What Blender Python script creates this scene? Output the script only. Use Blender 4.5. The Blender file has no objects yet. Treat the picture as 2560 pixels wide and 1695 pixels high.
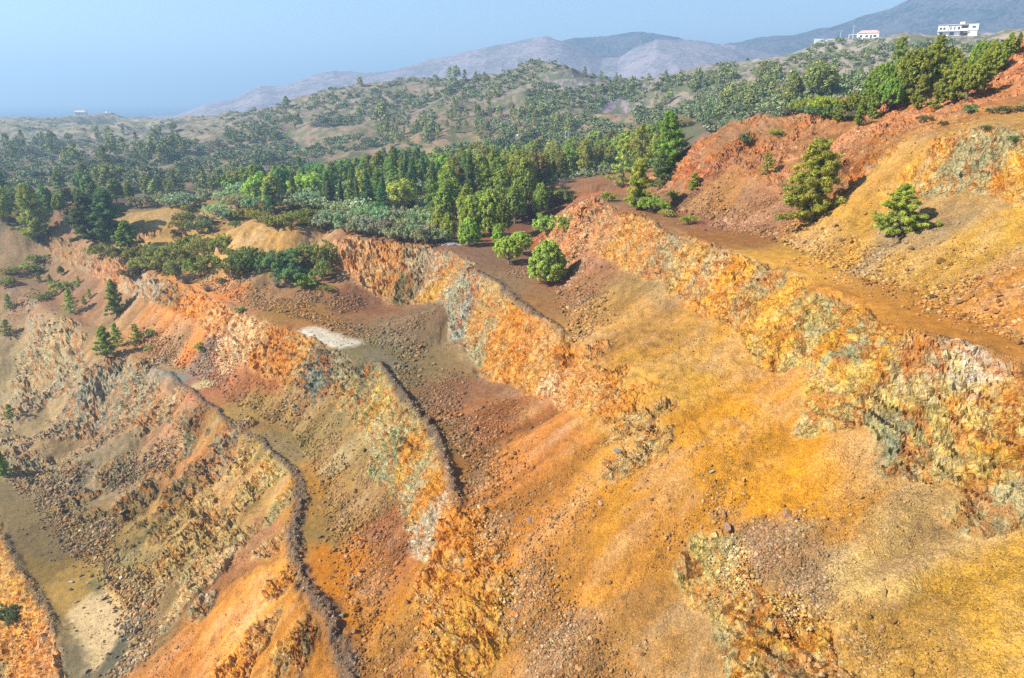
# Terraced open-pit mine on a wooded hillside above the sea, seen from a drone.
# Heights are metres relative to the camera; X right, Y ahead, Z up.
import bpy, math, random
import numpy as np
from mathutils import Vector, Matrix, geometry

S = bpy.context.scene
COL = S.collection

# ---------------------------------------------------------------- camera
PITCH = math.radians(19.4)
cam_data = bpy.data.cameras.new('drone_camera')
cam_data.sensor_fit = 'HORIZONTAL'
cam_data.sensor_width = 36.0
cam_data.lens = 24.0
cam_data.clip_start = 0.5
cam_data.clip_end = 200000.0
cam = bpy.data.objects.new('drone_camera', cam_data)
cam.location = (0, 0, 0)
cam.rotation_euler = (math.radians(90) - PITCH, 0, 0)
COL.objects.link(cam)
S.camera = cam

# ---------------------------------------------------------------- light and sky
SUN_EL, SUN_AZ = math.radians(35), math.radians(-106)      # azimuth from +Y, clockwise
world = bpy.data.worlds.new('World')
S.world = world
world.use_nodes = True
wn = world.node_tree
bg = wn.nodes['Background']
sky = wn.nodes.new('ShaderNodeTexSky')
sky.sky_type = 'NISHITA'
sky.sun_disc = False
sky.sun_elevation = SUN_EL
sky.sun_rotation = SUN_AZ % (2 * math.pi)
sky.altitude = 200
sky.air_density = 1.0
sky.dust_density = 0.1
sky.ozone_density = 3.0
wn.links.new(sky.outputs[0], bg.inputs[0])
bg.inputs[1].default_value = 0.075
sl = bpy.data.lights.new('sun', 'SUN')
sl.energy = 5.0
sl.angle = math.radians(0.5)
sl.color = (1.0, 0.96, 0.90)
sun = bpy.data.objects.new('sun', sl)
sd = Vector((math.sin(SUN_AZ) * math.cos(SUN_EL), math.cos(SUN_AZ) * math.cos(SUN_EL), math.sin(SUN_EL)))
sun.rotation_euler = sd.to_track_quat('Z', 'Y').to_euler()
sun.location = (-200, -50, 200)
COL.objects.link(sun)
S.view_settings.view_transform = 'Standard'
S.view_settings.look = 'None'
S.view_settings.exposure = 1.36
S.view_settings.gamma = 1.0
S.cycles.max_bounces = 6
S.cycles.diffuse_bounces = 2
S.cycles.glossy_bounces = 1
S.cycles.transmission_bounces = 2
S.cycles.transparent_max_bounces = 4
S.cycles.volume_bounces = 0
S.cycles.use_denoising = False

NAZ, RSTEP, HAZE_Y, HAZE_D, HAZE_TOP = 1760, 0.0029, 42000.0, 0.0005, 350.0
# ---------------------------------------------------------------- measuring: survey readings -> points in the place
# readings are bearings taken in a frame 2368 x 1568 with focal length 1579
F, CX, CY = 1579.0, 1184.0, 784.0
CP, SP = math.cos(PITCH), math.sin(PITCH)
def ray(px, py):
    u = (px - CX) / F; v = (CY - py) / F
    return u, CP + v * SP, -SP + v * CP
def Zp(px, py, z):                       # where a bearing meets level z
    x, y, w = ray(px, py); t = z / w
    return (x * t, y * t, z)
def Rp(px, py, Y, dz=0.0):               # a bearing at ground distance Y ahead
    x, y, w = ray(px, py); t = Y / y
    return (x * t, Y, w * t + dz)
def pdist(x, y, line, sided=False):                   # 2D distance to a polyline, and its height there
    best, bz = 1e9, 0
    for (ax, ay, az), (bx, by, bz_) in zip(line[:-1], line[1:]):
        dx, dy = bx - ax, by - ay
        L = dx * dx + dy * dy + 1e-9
        k = min(1, max(0, ((x - ax) * dx + (y - ay) * dy) / L))
        d = math.hypot(x - ax - k * dx, y - ay - k * dy)
        if d < best: best, bz, side = d, az + k * (bz_ - az), (1 if (y - ay) * dx - (x - ax) * dy > 0 else -1)
    return (best, bz, side) if sided else (best, bz)
def solve(px, py, f, lo, hi):            # first crossing of f along the bearing (or the closest approach)
    x, y, w = ray(px, py)
    n = 240; prev = None; bt, bf = lo, 1e9
    for i in range(n + 1):
        t = lo + (hi - lo) * i / n
        v = f(x * t, y * t, w * t)
        if abs(v) < bf: bf, bt = abs(v), t
        if prev is not None and (v > 0) != (prev > 0):
            a, c = lo + (hi - lo) * (i - 1) / n, t
            for _ in range(30):
                m = .5 * (a + c)
                if (f(x * m, y * m, w * m) > 0) == (prev > 0): a = m
                else: c = m
            bt = a; break
        prev = v
    return (x * bt, y * bt, w * bt)
def foot(px, py, crest, k):              # a point below a crest where the face falls with slope k
    def f(x, y, z):
        d, cz = pdist(x, y, crest)
        return (cz - z) - k * d
    x, y, w = ray(px, py)
    zc = crest[len(crest) // 2][2]
    return solve(px, py, f, (zc - .3) / w, (zc - 11.5) / w)
def rise(px, py, toe, k):                # a point above a toe where the slope climbs with slope k
    def f(x, y, z):
        d, cz, side = pdist(x, y, toe, True)
        return z - cz - k * d * side
    return solve(px, py, f, 18.0, 110.0)

hE, hD, hC, hB, hA = -14.0, -24.0, -34.0, -44.0, -56.0
def line(pts, z): return [Zp(p[0], p[1], p[2] if len(p) > 2 else z) for p in pts]

# bench edges: crest = outer lip, toe = inner foot of the talus behind
E_crest = line([(1334,462),(1374,457),(1424,480),(1484,497),(1534,527),(1599,547),(1654,567),(1714,592),(1784,614),(1834,632),(1874,659),(1934,676),(1979,697),(2034,731),(2084,759),(2159,780),(2234,800),(2309,820),(2368,840),(2480,878),(2700,950),(3000,1040)], hE)
E_toe = line([(1460,455),(1504,470),(1574,488),(1634,502),(1684,520),(1759,540),(1834,565),(1884,588),(1944,618),(1994,637),(2059,657),(2134,677),(2209,713),(2284,745),(2368,783),(2500,840),(2700,900),(3000,985)], hE + .15)
D_crest = line([(780,540),(850,547),(925,557),(995,567),(1040,582),(1075,597),(1092,608),(1080,618),(1066,624),(1100,634),(1145,652),(1184,697),(1214,717),(1259,742),(1289,764),(1312,786)], hD)
D_toe = line([(1240,556),(1262,562),(1290,600),(1300,650),(1309,687),(1321,722),(1334,758),(1340,784)], hD + .1)
D_trace = line([(1345,822),(1400,880),(1460,930),(1512,985),(1560,1050,-24.4),(1610,1130,-24.7),(1650,1190,-25)], hD) + line([(1690,1215),(1722,1300),(1790,1372),(1870,1420),(1925,1500),(1990,1575),(2100,1720)], -25.4)
C_crest = line([(-120,560,-35.5),(-40,553,-34.5),(60,550),(115,547),(180,570),(225,590),(270,605),(325,626),(362,641),(395,650),(435,662),(505,697),(565,722),(625,747),(685,763),(725,785),(775,808),(820,827),(845,838),(870,838),(885,867),(900,892),(935,942),(965,972),(995,997),(1005,1027),(1020,1062),(1030,1095),(1040,1130),(1058,1172)], hC)
C_toe = line([(452,652),(525,682),(590,707),(640,719),(690,732),(740,747),(800,767),(855,785),(885,803),(925,826),(932,845),(912,868),(920,890),(938,904),(975,932),(1025,982),(1045,1012),(1090,1057),(1106,1082),(1094,1110),(1098,1140),(1108,1178)], hC + .1)
C_trace = line([(1085,1196),(1118,1240),(1160,1290),(1210,1370),(1270,1470),(1332,1575),(1400,1700)], hC - .2)
B_crest = line([(-120,640,-40),(-20,648,-40.5),(30,660,-41),(65,678,-41.5),(100,713,-42.3),(135,736,-43),(185,762,-43.6),(230,779),(280,812),(330,840),(390,868),(430,903),(475,938),(525,973),(570,1001),(609,1037),(648,1072),(668,1090),(670,1140),(660,1220),(664,1300),(672,1380),(700,1430),(760,1466),(780,1500),(800,1540),(818,1575),(840,1640)], hB)
B_toe = line([(-60,606,-39.2),(50,613,-39.8),(90,634,-40.6),(115,662,-41.5),(145,702,-42.6),(190,727,-43.4),(225,747),(260,770),(302,792),(345,812),(380,826),(415,846),(460,868),(507,887),(530,907),(552,932),(600,947),(635,962),(685,992),(710,1027),(727,1067),(742,1090),(770,1160),(782,1230),(800,1280),(820,1345),(832,1400),(842,1460),(848,1510),(852,1575),(870,1650)], hB + .1)
A_crest = line([(-60,1120),(-8,1180),(3,1215),(12,1265),(40,1315),(65,1355),(85,1385),(105,1420),(120,1460),(126,1490),(135,1535),(147,1575),(165,1640)], hA)
A_toe = line([(-80,1090),(0,1106),(30,1116),(90,1155),(125,1220),(165,1265),(225,1310),(252,1355),(285,1400),(302,1430),(322,1468),(297,1520),(252,1568),(240,1620)], hA + .1)

E_foot = [foot(x, y, E_crest, 1.4) for x, y in [(1329,530),(1350,560),(1409,607),(1484,640),(1544,660),(1566,702),(1634,737),(1724,764),(1729,832),(1809,862),(1874,850),(1884,887),(1870,950),(1822,985),(1838,1027),(1920,995),(2004,966),(2040,1030),(2054,1090),(2159,1115),(2274,1190),(2368,1165),(2500,1180),(2700,1260)]]
D_foot = [foot(x, y, D_crest, 1.9) for x, y in [(770,640),(810,647),(850,677),(895,707),(950,712),(1000,702),(1028,700),(1045,762),(1042,792),(1070,785),(1090,832),(1120,877),(1184,897),(1234,922),(1280,940)]]
D_foot2 = [foot(x, y, D_crest[-3:] + D_trace[:4], 1.3) for x, y in [(1334,945),(1394,962),(1450,962),(1500,1000)]]
D_out = [foot(x, y, D_trace[6:], 1.5) for x, y in [(1565,1330),(1590,1400),(1640,1450),(1660,1510),(1690,1575),(1760,1680)]]
C_foot = [foot(x, y, C_crest, 1.35) for x, y in [(100,590),(170,620),(240,650),(300,685),(345,700),(390,715),(450,740),(500,800),(560,830),(600,870),(650,885),(700,890),(712,905),(760,922),(830,990),(858,1050),(862,1110),(905,1150),(940,1200),(945,1270),(985,1300),(1000,1330)]]
B_foot = [foot(x, y, B_crest, 1.25) for x, y in [(60,850),(120,960),(220,1010),(330,960),(400,1020),(470,1050),(545,1060),(590,1120),(620,1180),(640,1260),(655,1340)]]
B_low = [foot(x, y, B_crest, 1.0) for x, y in [(660,1480),(700,1575),(560,1575),(600,1520)]]
A_foot = [foot(x, y, A_crest, 1.5) for x, y in [(-60,1400),(-20,1480),(20,1540),(40,1600)]]
U_foot = [rise(x, y, E_toe, .66) for x, y in [(2092,476),(2140,468),(2200,448),(2300,458),(2368,498),(2480,545),(2650,600)]]
U_top = [rise(x, y, U_foot, 1.5) for x, y in [(2120,400),(2150,330),(2190,302),(2280,294),(2368,292),(2500,310),(2700,360)]]

rim = [Rp(*a) for a in [(1525,440,106),(1540,412,108),(1568,362,108),(1590,335,108),(1620,310,107),(1700,282,106),(1770,263,105),(1900,268,101),(1980,273,97),(2060,263,95),(2100,240,95),(2130,222,95),(2170,238,93),(2270,190,93),(2310,150,95),(2368,104,96),(2460,50,97),(2650,20,97),(2900,0,97)]]
LINES = [E_crest, E_toe, D_crest, D_toe, D_trace, C_crest, C_toe, C_trace, B_crest, B_toe, A_crest, A_toe, rim, U_top, U_foot,
         E_foot, D_foot, D_foot2, D_out, C_foot, A_foot, B_foot]
PTS = B_low[:]
# upper face left part: buttress and notch around the big pine
PTS += [rise(x, y, E_toe, k) for x, y, k in [(1600,440,.75),(1650,400,.85),(1750,470,.5),(1850,430,.55),(1960,380,.8),(1905,420,.75),(1935,430,.62),(1990,330,.8)]]
# gully behind the D platform, E nose and forest floor
PTS += [Zp(1180,560,-24.3), Zp(1230,535,-24.6), Zp(1252,520,-25), Zp(1275,505,-21), Zp(1300,480,-17), Zp(1262,545,-24.2)]
PTS += [Zp(1450,438,-14.2), Zp(1400,440,-14.5), Zp(1340,450,-15.5)]
PTS += [Zp(700,520,-24), Zp(780,515,-24), Zp(900,535,-24), Zp(1020,545,-24), Zp(1120,560,-24), Zp(600,500,-24)]
PTS += [(20,125,-16.5), (45,128,-11), (0,140,-24.5), (30,150,-16), (-40,170,-25), (-90,200,-27), (-150,190,-32), (60,125,-2), (77,130,-.5), (90,125,2), (45,150,-9), (80,150,0), (110,110,7),(130,90,9)]
# sandy banks and spur
PTS += [Zp(550,525,-24.5), Zp(600,516,-24), Zp(640,522,-24), Zp(680,530,-24.2), Zp(500,610,-31), Zp(560,590,-28.5), Zp(640,600,-29), Zp(700,610,-30), Zp(560,650,-32)]
PTS += [Zp(330,498,-27), Zp(365,482,-26), Zp(420,470,-25.5), Zp(450,478,-25.5), Zp(330,560,-31.5), Zp(385,548,-31), Zp(430,560,-31), Zp(450,620,-33.3), Zp(480,560,-29.5)]
PTS += [Zp(150,492,-29), Zp(120,505,-30), Zp(170,530,-32), Zp(60,505,-31), Zp(250,560,-32.6), Zp(0,530,-33), Zp(-100,520,-33)]
# spurs on the lowest visible slope
PTS += [foot(x, y, B_crest, k) for x, y, k in [(430,1100,.72),(300,1110,.9),(240,1150,.75),(330,1190,.85),(420,1180,.75),(430,1290,.62),(490,1330,.62),(560,1180,.72),(560,1330,.62),(180,880,.5),(100,1010,.6)]]
# big slope checks
PTS += [(36,18,-14), (18,12,-25), (6,14,-33), (-8,16,-40), (-25,20,-46), (-45,24,-52), (-75,30,-66), (-100,45,-72), (-120,80,-70), (52,22,-6), (60,40,0)]
# valley, hills and ridges
PTS += [Rp(*a) for a in [
 (0,440,215,-6),(-200,440,215,-6),(200,430,230,-6),(400,425,230,-6),(600,400,250,-7),(800,385,290,-6),(1000,375,300,-6),(1200,355,310,-6),(1400,345,280,-6),(1500,340,240,-6),
 (100,400,300),(200,380,330),(330,390,310),(400,360,360),(520,330,410),(600,330,400,-4),(650,335,370,-9),(690,300,420),(560,300,480),(760,340,350,-5),(800,300,400),
 (-200,310,560),(0,300,600),(100,280,740),(150,274,830),(190,270,850),(270,271,850),(330,279,820),(420,286,700),(250,300,640),(300,330,500),(100,330,500),
 (520,272,640),(560,266,620),(640,248,585),(700,231,560),(780,214,545),(830,200,540),(885,184,555),(905,177,560),(985,171,560),(1010,182,540),(1050,184,520),(1100,184,520),(1170,172,500),(1250,148,480),(1290,160,455),(1330,172,440),(1400,186,470),(1500,182,480),(1600,186,470),(1700,182,450),(1760,158,425),(1790,128,400),(1840,112,392),(1870,106,390),(1940,93,390),(2020,92,390),(2100,96,380),(2200,93,370),(2300,95,320),(2368,80,300),(2500,40,300),(2700,10,300),
 (1290,182,430),(1345,205,400),(1380,200,410),(1430,262,330),(1395,270,325),(1470,275,335,-3),(1480,240,360,-8),(1300,290,330),(1100,300,350),(900,300,380),(1000,240,450),(1120,240,420),(1200,230,430),(1500,300,280),(1700,235,290),(1620,265,260),(1850,205,270),(1760,220,300),(1900,245,180),(2000,230,160),(2050,180,260),(2150,150,280),(900,240,470),(700,265,510),
 (1790,140,385),(1900,120,370),(1830,150,350),(1850,130,380)]]
PTS += [(x, y + 160, z - 22) for x, y, z in [Rp(*a) for a in [(0,300,600),(190,270,850),(420,286,700),(640,248,585),(830,200,540),(985,171,560),(1250,148,480),(1500,182,480),(1790,128,400),(2020,92,390),(2368,80,300),(2700,10,300)]]]
PTS += [(x, y, -60) for x, y in [(-1500,1700),(-700,1500),(0,1600),(700,1600),(1600,1700)]]
PTS += [(x, y, z) for x, y, z in [(-1500,600,-40),(-1500,0,-70),(-500,0,-70),(-250,100,-62),(-300,250,-38),(-250,20,-75),(1500,600,60),(1500,0,60),(400,0,40),(200,60,22),(300,300,40),(200,0,20),(40,0,-14),(0,-20,-40),(-100,-20,-72),(-1500,-60,-72),(1500,-60,40)]]

# ---------------------------------------------------------------- noise
def _h(ix, iy, iz, seed):
    h = (ix.astype(np.uint32) * np.uint32(374761393) + iy.astype(np.uint32) * np.uint32(668265263)
         + iz.astype(np.uint32) * np.uint32(2147483647) + np.uint32((seed * 974634777 + 12345) & 0xffffffff))
    h = (h ^ (h >> np.uint32(13))) * np.uint32(1274126177)
    h = (h ^ (h >> np.uint32(16))) * np.uint32(2246822519)
    return h ^ (h >> np.uint32(15))
def hf(ix, iy, iz, seed): return _h(ix, iy, iz, seed).astype(np.float32) * np.float32(1 / 4294967296.0)
def vn(x, y, z, seed=0):                 # value noise 0..1
    xi = np.floor(x); yi = np.floor(y); zi = np.floor(z)
    fx = (x - xi).astype(np.float32); fy = (y - yi).astype(np.float32); fz = (z - zi).astype(np.float32)
    xi = xi.astype(np.int64); yi = yi.astype(np.int64); zi = zi.astype(np.int64)
    fx = fx * fx * fx * (fx * (fx * 6 - 15) + 10); fy = fy * fy * fy * (fy * (fy * 6 - 15) + 10); fz = fz * fz * fz * (fz * (fz * 6 - 15) + 10)
    out = 0
    for dz in (0, 1):
        wz = fz if dz else 1 - fz
        for dy in (0, 1):
            wy = (fy if dy else 1 - fy) * wz
            for dx in (0, 1):
                out = out + (fx if dx else 1 - fx) * wy * hf(xi + dx, yi + dy, zi + dz, seed)
    return out
def vn2(x, y, seed=0):
    xi = np.floor(x); yi = np.floor(y)
    fx = (x - xi).astype(np.float32); fy = (y - yi).astype(np.float32)
    xi = xi.astype(np.int64); yi = yi.astype(np.int64); z0 = np.zeros_like(xi)
    fx = fx * fx * fx * (fx * (fx * 6 - 15) + 10); fy = fy * fy * fy * (fy * (fy * 6 - 15) + 10)
    a = hf(xi, yi, z0, seed); b = hf(xi + 1, yi, z0, seed); c = hf(xi, yi + 1, z0, seed); d = hf(xi + 1, yi + 1, z0, seed)
    return (a * (1 - fx) + b * fx) * (1 - fy) + (c * (1 - fx) + d * fx) * fy
def fbm2(x, y, o=4, seed=0, g=.5):
    s = 0; a = 1; t = 0
    for i in range(o):
        s = s + a * vn2(x * 2.03 ** i + 17.3 * i, y * 2.03 ** i - 9.1 * i, seed + i); t += a; a *= g
    return s / t
def fbm3(x, y, z, o=4, seed=0, g=.5):
    s = 0; a = 1; t = 0
    for i in range(o):
        s = s + a * vn(x * 2.03 ** i + 17.3 * i, y * 2.03 ** i - 9.1 * i, z * 2.03 ** i + 3.7 * i, seed + i); t += a; a *= g
    return s / t
def ridge2(x, y, o=4, seed=0):
    s = 0; a = 1; t = 0
    for i in range(o):
        s = s + a * (1 - np.abs(2 * vn2(x * 2.1 ** i + 7.7 * i, y * 2.1 ** i + 3.1 * i, seed + i) - 1)); t += a; a *= .5
    return s / t
def blocks(x, y, z, seed):               # fractured blocks: each cell a tilted facet at its own height
    xi = np.floor(x).astype(np.int64); yi = np.floor(y).astype(np.int64); zi = np.floor(z).astype(np.int64)
    best = np.full(x.shape, 9.0, np.float32); out = np.zeros(x.shape, np.float32); cid = np.zeros(x.shape, np.float32); sec = np.full(x.shape, 9.0, np.float32)
    for dx in (-1, 0, 1):
        for dy in (-1, 0, 1):
            for dz in (-1, 0, 1):
                a, b, c = xi + dx, yi + dy, zi + dz
                px = (a + hf(a, b, c, seed) - x).astype(np.float32); py = (b + hf(a, b, c, seed + 1) - y).astype(np.float32); pz = (c + hf(a, b, c, seed + 2) - z).astype(np.float32)
                d = px * px + py * py + pz * pz
                hcell = hf(a, b, c, seed + 3)
                val = hcell - .5 + (hf(a, b, c, seed + 4) - .5) * px * 1.6 + (hf(a, b, c, seed + 5) - .5) * py * 1.6 + (hf(a, b, c, seed + 6) - .5) * pz * 1.6
                m = d < best
                sec = np.where(m, best, np.minimum(sec, d))
                out = np.where(m, val, out); cid = np.where(m, hcell, cid); best = np.where(m, d, best)
    return out, np.sqrt(sec) - np.sqrt(best), cid

# ---------------------------------------------------------------- base heights: triangulate the survey, sample on grids
def densify(l, step):
    out = []
    for a, b in zip(l[:-1], l[1:]):
        n = max(1, int(math.hypot(b[0] - a[0], b[1] - a[1]) / step))
        for i in range(n):
            k = i / n
            out.append(tuple(a[j] + k * (b[j] - a[j]) for j in range(3)))
    return out + [l[-1]]
allp = []
for l in LINES: allp += densify(l, 1.6)
allp += PTS
seen = set(); P3 = []
for p in allp:
    key = (round(p[0] / .4), round(p[1] / .4))
    if key in seen: continue
    seen.add(key); P3.append(p)
res = geometry.delaunay_2d_cdt([Vector((p[0], p[1])) for p in P3], [], [], 0, 1e-4)
tv = np.array([(v.x, v.y) for v in res[0]])
tz = np.array([P3[o[0]][2] for o in res[3]])
tris = np.array([f for f in res[2]])

def raster(x0, y0, nx, ny, st):
    Z = np.full((ny, nx), np.nan, np.float64)
    for t in tris:
        (ax, ay), (bx, by), (cx, cy) = tv[t]
        i0 = max(0, int((min(ax, bx, cx) - x0) / st)); i1 = min(nx - 1, int((max(ax, bx, cx) - x0) / st) + 1)
        j0 = max(0, int((min(ay, by, cy) - y0) / st)); j1 = min(ny - 1, int((max(ay, by, cy) - y0) / st) + 1)
        if i1 < i0 or j1 < j0: continue
        X = x0 + st * np.arange(i0, i1 + 1)[None, :]; Y = y0 + st * np.arange(j0, j1 + 1)[:, None]
        den = (by - cy) * (ax - cx) + (cx - bx) * (ay - cy)
        if abs(den) < 1e-9: continue
        l1 = ((by - cy) * (X - cx) + (cx - bx) * (Y - cy)) / den
        l2 = ((cy - ay) * (X - cx) + (ax - cx) * (Y - cy)) / den
        l3 = 1 - l1 - l2
        m = (l1 >= -1e-6) & (l2 >= -1e-6) & (l3 >= -1e-6)
        z = l1 * tz[t[0]] + l2 * tz[t[1]] + l3 * tz[t[2]]
        sub = Z[j0:j1 + 1, i0:i1 + 1]; sub[m] = z[m]
    bad = np.isnan(Z)
    if bad.any(): Z[bad] = -50
    return Z
def blur(a, n):
    for _ in range(n):
        b = np.pad(a, 1, mode='edge')
        a = .25 * a + .125 * (b[:-2, 1:-1] + b[2:, 1:-1] + b[1:-1, :-2] + b[1:-1, 2:]) + .0625 * (b[:-2, :-2] + b[2:, 2:] + b[:-2, 2:] + b[2:, :-2])
    return a
NX0, NY0, NST, NNX, NNY = -190.0, 4.0, 0.3, 1100, 800
FX0, FY0, FST, FNX, FNY = -1440.0, -40.0, 4.0, 720, 420
Zn = raster(NX0, NY0, NNX, NNY, NST)
gx = NX0 + NST * np.arange(NNX)[None, :] + np.zeros((NNY, 1)); gy = NY0 + NST * np.arange(NNY)[:, None] + np.zeros((1, NNX))
Zsm = blur(Zn, 14)
tilt = np.hypot(*np.gradient(Zsm, NST))
soft = np.clip((gy - 105) / 40, 0, 1) * .8 + .2
Zn = blur(Zn, 3)
Zn = Zn * (1 - soft) + blur(Zn, 30) * soft
Zf = blur(raster(FX0, FY0, FNX, FNY, FST), 5)
def bil(G, x0, y0, st, x, y):
    ny, nx = G.shape
    fx = np.clip((x - x0) / st, 0, nx - 1.001); fy = np.clip((y - y0) / st, 0, ny - 1.001)
    i = fx.astype(np.int32); j = fy.astype(np.int32); fx = fx - i; fy = fy - j
    return (G[j, i] * (1 - fx) + G[j, i + 1] * fx) * (1 - fy) + (G[j + 1, i] * (1 - fx) + G[j + 1, i + 1] * fx) * fy

def gdist(l, x, y):
    best = np.full(x.shape, 1e9, np.float32)
    for (ax, ay, _), (bx, by, _) in zip(l[:-1], l[1:]):
        dx, dy = bx - ax, by - ay
        k = np.clip(((x - ax) * dx + (y - ay) * dy) / (dx * dx + dy * dy + 1e-9), 0, 1)
        best = np.minimum(best, np.hypot(x - ax - k * dx, y - ay - k * dy))
    return best
def sstep(a, b, x):
    t = np.clip((x - a) / (b - a), 0, 1); return t * t * (3 - 2 * t)

# windrows of grey rubble along the lips
bermB = line([(392,862),(432,896),(478,931),(528,966),(574,995),(613,1031),(655,1067),(680,1092),(692,1125),(690,1160),(684,1220),(690,1290),(708,1350),(738,1402),(765,1445),(783,1488),(803,1535),(822,1580)], hB)
bermB = [(x + .35 * math.sin(x * 1.9 + y * .8), y + .2 * math.sin(y * 1.3), z) for x, y, z in densify(bermB, 1.0)]
bermC = line([(876,842),(892,868),(912,896),(945,938),(977,972),(1003,1006),(1022,1050),(1036,1092),(1046,1130),(1058,1165)], hC)
bermA = line([(6,1235),(30,1296),(62,1345),(85,1378),(108,1418),(126,1460)], hA)
bermD = line([(1098,628),(1150,652),(1195,694),(1232,722),(1272,748),(1300,770)], hD)
dD = gdist(bermD, gx, gy)
dB = gdist(bermB, gx, gy); dC = gdist(bermC, gx, gy); dA = gdist(bermA, gx, gy)
wB = (.22 + .42 * sstep(85, 60, gy)) * (.6 + .8 * vn2(gx * .45 + 3, gy * .45, 8))
Zn += .32 * np.exp(-(dD / .5) ** 2)
Zn += (.42 + .5 * (vn2(gx * .7, gy * .7, 5) - .5)) * np.exp(-(dB / wB) ** 2) * sstep(.18, .4, vn2(gx * .35, gy * .35, 7)) + .75 * (.7 + .6 * vn2(gx * .8, gy * .8, 6)) * np.exp(-(dC / .6) ** 2) + .4 * np.exp(-(dA / .6) ** 2)
berm_n = .8 * np.exp(-(dD / .6) ** 2) + np.clip(np.exp(-(dB / (wB * 1.3)) ** 2) * 1.3, 0, 1) + .8 * np.exp(-(dC / .6) ** 2) + .6 * np.exp(-(dA / .7) ** 2)
floor_n = np.exp(-(np.minimum.reduce([gdist(l, gx, gy) for l in (B_toe, C_toe, A_toe, E_toe)]) / 1.6) ** 2)   # near the inner foot of a talus
# streaks down the fall line (line integral of noise along the gradient)
gyv, gxv = np.gradient(Zsm, NST)
gl = np.hypot(gxv, gyv) + 1e-6
ux, uy = gxv / gl, gyv / gl
streak = np.zeros_like(Zn)
for s in (1, -1):
    x = gx.copy(); y = gy.copy()
    for k in range(10):
        streak += vn2(x * 1.7, y * 1.7, 40) * .6 + vn2(x * .5, y * .5, 41) * .6
        x = x + s * .55 * bil(ux, NX0, NY0, NST, x, y); y = y + s * .55 * bil(uy, NX0, NY0, NST, x, y)
streak = (streak / 20 - .6)
streak = np.clip(streak / (streak.std() * 2.2), -1, 1)
Zn += streak * .22 * sstep(.3, .55, tilt)

# ---------------------------------------------------------------- the ground sheet
AZ = np.radians(np.concatenate([np.linspace(-115, -52.5, 180), np.linspace(-52, 52, NAZ - 360), np.linspace(52.5, 115, 180)]))
rr = [7.0]
while rr[-1] < 1650: rr.append(rr[-1] * (1 + (RSTEP if rr[-1] < 150 else RSTEP * 2.2)))
RR = np.array(rr); NR = len(RR)
GX = (np.sin(AZ)[:, None] * RR[None, :]); GY = (np.cos(AZ)[:, None] * RR[None, :])
def border(x, y):
    d = np.minimum.reduce([x - NX0, NX0 + NST * (NNX - 1) - x, y - NY0 + 25, NY0 + NST * (NNY - 1) - y])
    return sstep(0, 30, d)
wN = border(GX, GY)
GZ = bil(Zn, NX0, NY0, NST, GX, GY) * wN + bil(Zf, FX0, FY0, FST, GX, GY) * (1 - wN)
def nbil(G): return bil(G, NX0, NY0, NST, GX, GY) * (wN > .01)
TILT = nbil(tilt); BERM = np.clip(nbil(berm_n), 0, 1); STREAK = nbil(streak); FLOOR = nbil(floor_n)
# far relief: gullies and bumps on the wooded hills
hillw = sstep(150, 240, np.hypot(GX, GY)) * sstep(120, 200, GY)
GZ += hillw * ((ridge2(GX / 75, GY / 75, 4, 60) - .55) * 13 + (fbm2(GX / 18, GY / 18, 3, 61) - .5) * 4)
def cast(px, py):                         # where a bearing meets the ground
    x, y, w = ray(px, py)
    a = math.atan2(x, y); k = np.interp(a, AZ, np.arange(NAZ)); i = int(np.clip(k, 0, NAZ - 2)); k -= i
    zz = GZ[i] * (1 - k) + GZ[i + 1] * k
    hit = np.nonzero(RR / math.hypot(x, y) * w < zz)[0]
    j = hit[0] if len(hit) else NR - 1
    if j > 0:
        ra, rb = RR[j - 1], RR[j]
        fa = ra / math.hypot(x, y) * w - zz[j - 1]; fb = rb / math.hypot(x, y) * w - zz[j]
        r = ra + (rb - ra) * fa / max(fa - fb, 1e-9)
    else: r = RR[0]
    t = r / math.hypot(x, y)
    return np.array((x * t, y * t, w * t))

# outcrops standing out of the loose slopes: bearing, radius, height
OUT = [(1350,830,2,.25),(1400,882,2.3,.3),(1440,932,2.4,.3),(1472,982,2.2,.3),(1492,1042,1.6,.3),(1090,1222,1.8,.3),(1122,1292,1.8,.3),(1060,1322,2.1,.3),(1150,1382,1.6,.25),(1000,1345,1.9,.3),(1092,1425,2.2,.3),(180,1000,3.6,.6),(262,1092,2.6,.6),(420,1112,2.8,.6),(300,905,3.2,.5),(130,790,4,.5),(380,1232,2.4,.6),(560,1062,2.6,.4),(602,1112,2.6,.4),(640,1182,2.2,.4),(622,1262,1.8,.3),(652,1342,1.8,.3),(310,1165,4.2,.9),(390,1185,3,.6),(430,1250,2.6,.9),(475,1340,2.2,.7),(468,1400,1.8,.5),(440,985,2.8,.6),(520,1022,3,.5),(392,1040,1.3,.6),(215,930,5,.7),(330,965,3,.6),(60,935,5,.7),(90,860,5,.6),(330,850,3,.5),(150,880,4,.5),
       (1440,1062,1.6,.3),(1500,1010,1.8,.4),(2285,1185,1.4,.3),(1080,1500,3,.3),(1040,1450,2.5,.3),(600,1480,2.2,.5),(690,1490,2,.5),(650,1530,2,.4),(560,1540,2.5,.5),
       (1660,372,4,.8),(1700,345,3,.5),(1960,335,3.6,.7),(1930,425,2.2,1.0),(1900,400,2,.5),(2165,250,5,.7),(2300,200,5,.6),(2340,150,4,.6),(2050,300,4,.4),(1590,380,3,.6),(330,545,3,.3)]
NRM_R = np.hypot(GX, GY)
def gauss(p, r): return np.exp(-((GX - p[0]) ** 2 + (GY - p[1]) ** 2) / (r * r))
EDGE = fbm2(GX * .55, GY * .55, 4, 70) - .5
near = sstep(235, 200, NRM_R)
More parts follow.
